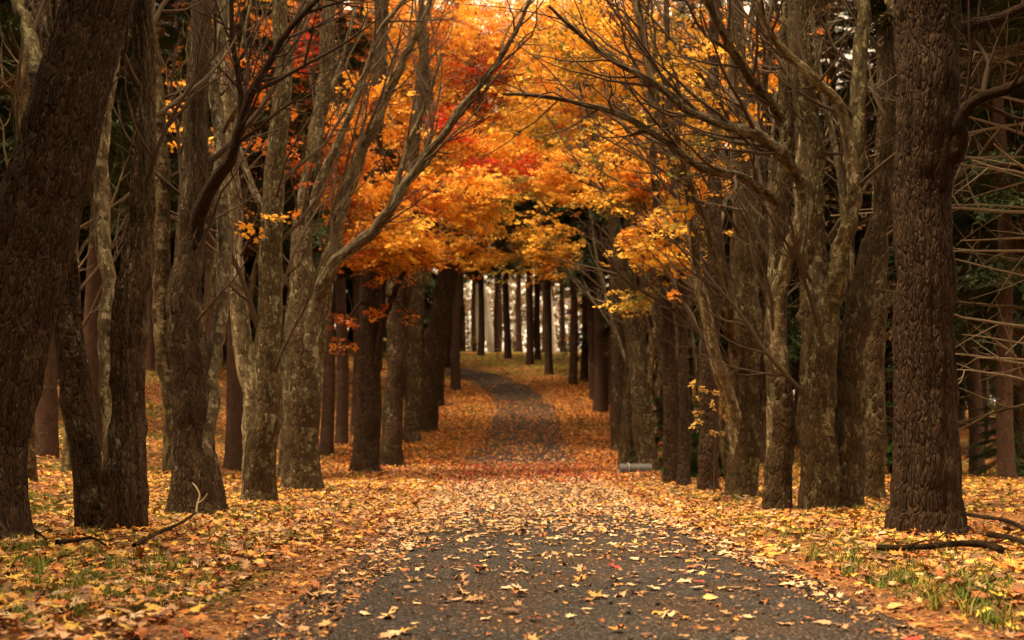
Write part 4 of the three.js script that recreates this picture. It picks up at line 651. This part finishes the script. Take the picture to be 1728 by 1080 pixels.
{ // yellow-leaved sprig before the dark trunk, and low evergreen seedlings
  const s = hit(1205, 838), T = thing('leafy_sapling', 'small sapling with a few pale yellow leaves before a dark trunk', 'sapling', s.clone()), d = -s.z;
  mesh('stem', new Geo().tube([s.clone().add(V3(0, -0.1, 0)), at(1206, 760, d), at(1210, 700, d), at(1200, 650, d)], [0.018, 0.014, 0.01, 0.005], { seg: 7 }).build(s), BARK.twig, T);
  const rng = RNG(71), g = new Geo(), l = []; for (let k = 0; k < 26; k++) { const a = at(1208, lerp(640, 740, rng()), d), b = a.clone().add(V3((rng() - 0.5) * 0.9, 0.1 * rng(), (rng() - 0.5) * 0.6)); g.tube([a, b], [0.005, 0.002], { seg: 4 }); l.push([b, new THREE.Quaternion().setFromEuler(new THREE.Euler(rng(), rng() * 6, rng())), lerp(0.25, 0.5, rng()), [0.6, 0.36, 0.1]]); }
  mesh('twig', g.build(s), BARK.twig, T, 'stuff'); instanced('foliage', SPRAYS[2], leafMat, l, T, s);
  for (const [px, d2, h, lb] of [[1126, 34, 3.3, 'small green fir seedling behind the thin dark stems'], [1172, 30, 2.2, 'small green fir seedling beside the dark trunk with the yellow sprig'], [1690, 30, 2.4, 'young dark fir at the picture edge under the bare boughs'], [1500, 32, 3, 'young fir in the gloom behind the slim grey-brown trunk'], [1420, 30, 3, 'young fir in the gloom behind the double stems']])
    pine(px, d2, 5 * 30 / d2, { name: 'fir_sapling', label: lb, group: 'young firs under the trees', h, lo: 0.5, n: 90, dead: 0, len: 1.2, green: [0.04, 0.075, 0.022], brown: 0.03 });
}

// ------------------------------------------------------------------ fallen leaves
const COL = { cream: [0.68, 0.49, 0.29], straw: [0.6, 0.38, 0.13], peach: [0.6, 0.35, 0.18], tan: [0.42, 0.235, 0.105], yellow: [0.64, 0.41, 0.05], amber: [0.58, 0.28, 0.04], orange: [0.62, 0.21, 0.02], rust: [0.36, 0.11, 0.022], brown: [0.19, 0.085, 0.036], red: [0.4, 0.03, 0.016] };
const ZONE = {
  asphalt: { cream: 6, straw: 2.4, peach: 5, tan: 3, yellow: 0.3, amber: 1.2, orange: 1.2, rust: 2, brown: 2.4, red: 0.35 },
  verge: { cream: 1, straw: 2, peach: 1.8, tan: 2, yellow: 2.4, amber: 4, orange: 2.6, rust: 2, brown: 2.2, red: 0.2 },
  band: { orange: 2, rust: 4, red: 5, brown: 1.5, amber: 1 }, far: { orange: 7, amber: 3.4, rust: 1.6, peach: 0.6, brown: 0.2, red: 0.6 },
  floor: { amber: 3.2, yellow: 3.6, orange: 2, rust: 1.6, brown: 2, straw: 1.4 },
};
for (const k in ZONE) { const e = Object.entries(ZONE[k]), t = e.reduce((s, [, v]) => s + v, 0); let a = 0; ZONE[k] = e.map(([n, v]) => [n, (a += v / t)]); }
const LEAVES = [0, 1, 2, 3, 4, 5].map((i) => leafShape(true, [0.35, 0.6, 1.1, 0.2, 1.45, 0.7][i], i + 1)), SMALL = [leafShape(false, 1.2, 3), leafShape(false, 2, 4)];
const veins = tex(128, 128, (u, v) => {
  const x = (u - 0.5) / 0.8, z = (v - 0.5) / 0.8 + 0.28, r = Math.hypot(x, z), a = Math.atan2(x, z); let k = 0.86 + 0.14 * pfbm(u, v, 10, 10, 4, 3); k *= 0.8 + 0.3 * pfbm(u, v, 4, 4, 9, 3);
  for (const w of [0, 0.75, -0.75, 1.55, -1.55]) k += 0.22 * (1 - sstep(0.006, 0.02, Math.abs(Math.sin(a - w)) * r)) * (Math.cos(a - w) > 0 ? 1 : 0); if (pfbm(u, v, 14, 14, 77, 2) > 0.72) k *= 0.55; return [Math.min(1, k), Math.min(1, k * 0.97), Math.min(1, k * 0.92)];
}, true);
const dry = new THREE.MeshPhysicalMaterial({ map: veins, roughness: 0.72, side: THREE.DoubleSide }), dryCol = {};
for (const k in COL) { dryCol[k] = [0.88, 1, 1.1].map((f) => { const m = dry.clone(); m.color.setRGB(...COL[k].map((c) => c * f)); return m; }); }
{
  const rng = RNG(4242), all = [], crumbs = [];
  for (let d = 4; d < 84; d += 1) for (let x = -34; x < 34; x += 1) {
    if (Math.abs(x) > (d + 1) * 0.43 + 3.5) continue;
    const q = fromPath(x + 0.5, d + 0.5); let n;
    const patch = fbm(x * 0.5 + 3, d * 0.5, 80, 3), dark = sstep(0.42, 0.62, fbm(x * 0.35, d * 0.35, 91, 3));
    if (q < HALF + 0.2) n = (d < 8 ? 9 : d < 11 ? 12 : d < 14 ? 22 : d < 17 ? 44 : d < 40 ? 80 : d < 58 ? 36 : 10) * (0.55 + 0.9 * patch) * (1 + 1.6 * sstep(0.82, 1.08, q / HALF));
    else if (q < HALF + 4) n = (d < 9 ? 150 : d < 26 ? 115 : d < 46 ? 110 : d < 64 ? 85 : 48) * (0.7 + 0.6 * patch); else n = (d < 30 ? 62 : 26) * sstep(0.3, 0.6, patch) + 8; if (d > 66) n *= 0.3;
    n = Math.floor(n + rng());
    for (let k = 0; k < n; k++) {
      const X = x + rng(), D = d + rng(), Q = fromPath(X, D), path = Q < HALF - 0.12, zone = path ? (rng() < 0.85 * sstep(25, 33, D) * (1 - sstep(37, 45, D)) ? 'band' : D >= 41 ? 'far' : 'asphalt') : Q < HALF + 4.2 ? (rng() < 0.5 * sstep(25, 33, D) * (1 - sstep(37, 44, D)) ? 'band' : D > 38 ? 'far' : Q > HALF + 1.6 && rng() < 0.6 ? 'floor' : 'verge') : D > 40 ? 'far' : 'floor';
      const t = rng(), col = !path && rng() < dark * 0.28 ? (rng() < 0.6 ? 'brown' : 'rust') : ZONE[zone].find(([, a]) => t <= a)[0], tilt = path ? 0.12 : 0.33, e = new THREE.Euler((rng() - 0.5) * 2 * tilt + (rng() < 0.45 ? Math.PI : 0), rng() * 6.28, (rng() - 0.5) * 2 * tilt, 'YXZ'), s = lerp(0.05, 0.155, rng() * rng() * 0.5 + rng() * 0.5) * (1 + D * 0.006) * 1;
      const y = path ? onPath(X, D) + 0.012 + 0.012 * rng() : height(X, D) + 0.012 + 0.05 * rng();
      all.push([V3(X, y, -D), new THREE.Quaternion().setFromEuler(e), s, col, Math.floor(rng() * 6), path, X - pathX(D), D, zone]);
    }
    if (d < 20 && q < HALF + 1.6) for (let k = 0; k < (q < HALF ? 40 + 260 * sstep(0.5, 1, q / HALF) : 220); k++) { const X = x + rng(), D = d + rng(), Q = fromPath(X, D), kc = COL[['rust', 'brown', 'tan', 'amber', 'brown', 'rust'][Math.floor(rng() * 6)]]; crumbs.push([V3(X, (Q < HALF - 0.12 ? onPath(X, D) : height(X, D)) + 0.006, -D), new THREE.Quaternion().setFromEuler(new THREE.Euler((rng() - 0.5), rng() * 6, (rng() - 0.5))), lerp(0.014, 0.05, rng()), kc]); }
  }
  const view = new THREE.Vector3(), shows = (l) => { view.copy(l[0]).project(camera); return Math.abs(view.x) < 0.985 && view.y > -0.985 && view.y < 1; };
  camera.updateProjectionMatrix();
  const single = all.filter(shows).sort((a, b) => b[2] / b[7] ** 1.6 - a[2] / a[7] ** 1.6).slice(0, 300), chosen = new Set(single), word = { cream: 'pale cream', straw: 'straw yellow', peach: 'peach-coloured', tan: 'dull tan', yellow: 'bright yellow', amber: 'amber', orange: 'orange', rust: 'rust-brown', brown: 'dark brown', red: 'scarlet' };
  for (const l of single) {
    const [p, q, s, col, k, path, off, D] = l, flat = k === 3 || k === 0 ? 'flat' : k === 4 || k === 2 ? 'curled' : 'cupped', size = s > 0.118 ? 'large ' : s < 0.085 ? 'small ' : '', far = D < 7 ? 'frontmost strip' : D < 8 ? 'second stride in' : D < 9.5 ? 'third stride in' : 'farther in', side = off < 0 ? 'leaning-trunk' : 'upright-trunk', lat = Math.abs(off) - HALF;
    const where = path ? `asphalt, ${far}, ${Math.abs(off) < 0.45 ? 'middle of the path' : `${Math.abs(off) < 1.2 ? 'inner' : 'outer'} ${side} half`}` : `${side} verge, ${far}, ${lat < 0.6 ? 'hugging the asphalt' : lat < 1.5 ? 'a step from asphalt' : 'well off the asphalt'}`;
    const m = mesh(numbered('maple_leaf'), LEAVES[k], dryCol[col][k % 3], scene); m.position.copy(p); m.quaternion.copy(q); m.scale.setScalar(s);
    m.userData = { label: `${size}${flat} ${word[col]} maple leaf on ${where}`, category: 'leaf', group: 'fallen maple leaves lying nearest' };
  }
  const rest = Array.from({ length: 8 }, () => []);
  for (const l of all) { if (chosen.has(l)) continue; const f = lerp(0.75, 1.15, hash(Math.floor(l[0].x * 999), Math.floor(l[7] * 999), 3)), c = COL[l[3]].map((v) => v * f); (l[7] > 30 ? rest[6 + (l[4] & 1)] : rest[l[4]]).push([l[0], l[1], l[2], c]); }
  const L = thing('leaf_litter', 'thick carpet of fallen maple leaves over path and verges', 'leaves', V3(0, 0, 0)); L.userData.kind = 'stuff';
  rest.forEach((l, i) => instanced('leaves', i < 6 ? LEAVES[i] : SMALL[i - 6], dry, l, L));
  const o = instanced('leaf_crumbs', SMALL[0], dry, crumbs, scene); o.userData.label = 'crumbs of broken brown leaves along the path edges'; o.userData.category = 'leaf crumbs';
  console.log('leaves', all.length, crumbs.length);
}
{ // grass tufts
  const rng = RNG(88), blades = (n, seed) => { const r = RNG(seed), p = [], idx = []; for (let k = 0; k < n; k++) { const a = r() * 6.28, R = r() * 0.07, x = Math.cos(a) * R, z = Math.sin(a) * R, b = r() * 6.28, l = lerp(0.04, 0.13, r()), bend = lerp(0.02, 0.17, r()), w = 0.0045, c = Math.cos(b), s = Math.sin(b), i = p.length / 3; p.push(x - s * w, -0.01, z + c * w, x + s * w, -0.01, z - c * w, x + c * bend * 0.35 - s * w * 0.8, l * 0.6, z + s * bend * 0.35 + c * w * 0.8, x + c * bend * 0.35 + s * w * 0.8, l * 0.6, z + s * bend * 0.35 - c * w * 0.8, x + c * bend, l, z + s * bend); idx.push(i, i + 1, i + 2, i + 2, i + 1, i + 3, i + 2, i + 3, i + 4); } const g = new THREE.BufferGeometry(); g.setAttribute('position', new THREE.Float32BufferAttribute(p, 3)); g.setIndex(idx); g.computeVertexNormals(); return g; };
  const l = [[], []], mat = std({ color: 0xffffff, side: THREE.DoubleSide, roughness: 0.7 });
  const put = (x, d, s) => { const g = lerp(0.7, 1.3, rng()), c = rng() < 0.25 ? [0.28, 0.24, 0.05] : [0.12 * g, 0.16 * g, 0.028 * g]; l[rng() < 0.5 ? 0 : 1].push([V3(x, height(x, d), -d), new THREE.Quaternion().setFromEuler(new THREE.Euler(0, rng() * 6.28, 0)), s, c]); };
  for (const [px, py, rx, ry, n] of [[60, 960, 110, 45, 90], [150, 985, 90, 30, 40], [270, 975, 60, 30, 26], [420, 915, 40, 16, 12], [130, 800, 90, 40, 40], [265, 860, 30, 14, 16], [385, 850, 30, 8, 12], [540, 845, 60, 16, 14], [510, 820, 40, 8, 24], [1530, 985, 60, 34, 44], [1630, 1000, 80, 45, 60], [1700, 1010, 40, 40, 26], [1450, 955, 60, 30, 22], [1340, 900, 80, 22, 26], [1220, 865, 50, 20, 40], [1280, 850, 60, 10, 40], [1400, 858, 80, 8, 50], [1180, 835, 50, 12, 26], [1120, 812, 40, 8, 16], [1360, 935, 50, 14, 12], [60, 915, 60, 20, 40], [480, 880, 60, 20, 16]])
    for (let k = 0; k < n * 1.7; k++) { const a = rng() * 6.28, r = Math.pow(rng(), 0.7) * 2.2, p = hit(px + Math.cos(a) * r * rx, py + Math.sin(a) * r * ry); if (fromPath(p.x, -p.z) < HALF + 0.2) continue; put(p.x, -p.z, lerp(0.4, 1.1, rng())); }
  for (let k = 0; k < 5200; k++) { const d = lerp(6, 34, rng()), x = (rng() - 0.5) * d * 0.95, q = fromPath(x, d); if (q < HALF + 0.5 || fbm(x * 0.6, d * 0.6, 60, 4) < 0.52) continue; put(x, d, lerp(0.4, 0.9, rng())); }
  const T = thing('grass', 'sparse green grass poking through the fallen leaves on the verges', 'grass', V3(0, 0, 0)); T.userData.kind = 'stuff';
  l.forEach((e, i) => instanced('blades', blades(16, 3 + i), mat, e, T));
}
{ let n = 0; scene.traverse((o) => { if (o.isMesh && !o.isInstancedMesh) n += (o.geometry.index ? o.geometry.index.count : o.geometry.attributes.position.count) / 3; }); console.log('triangles', n); }
renderer.render(scene, camera);
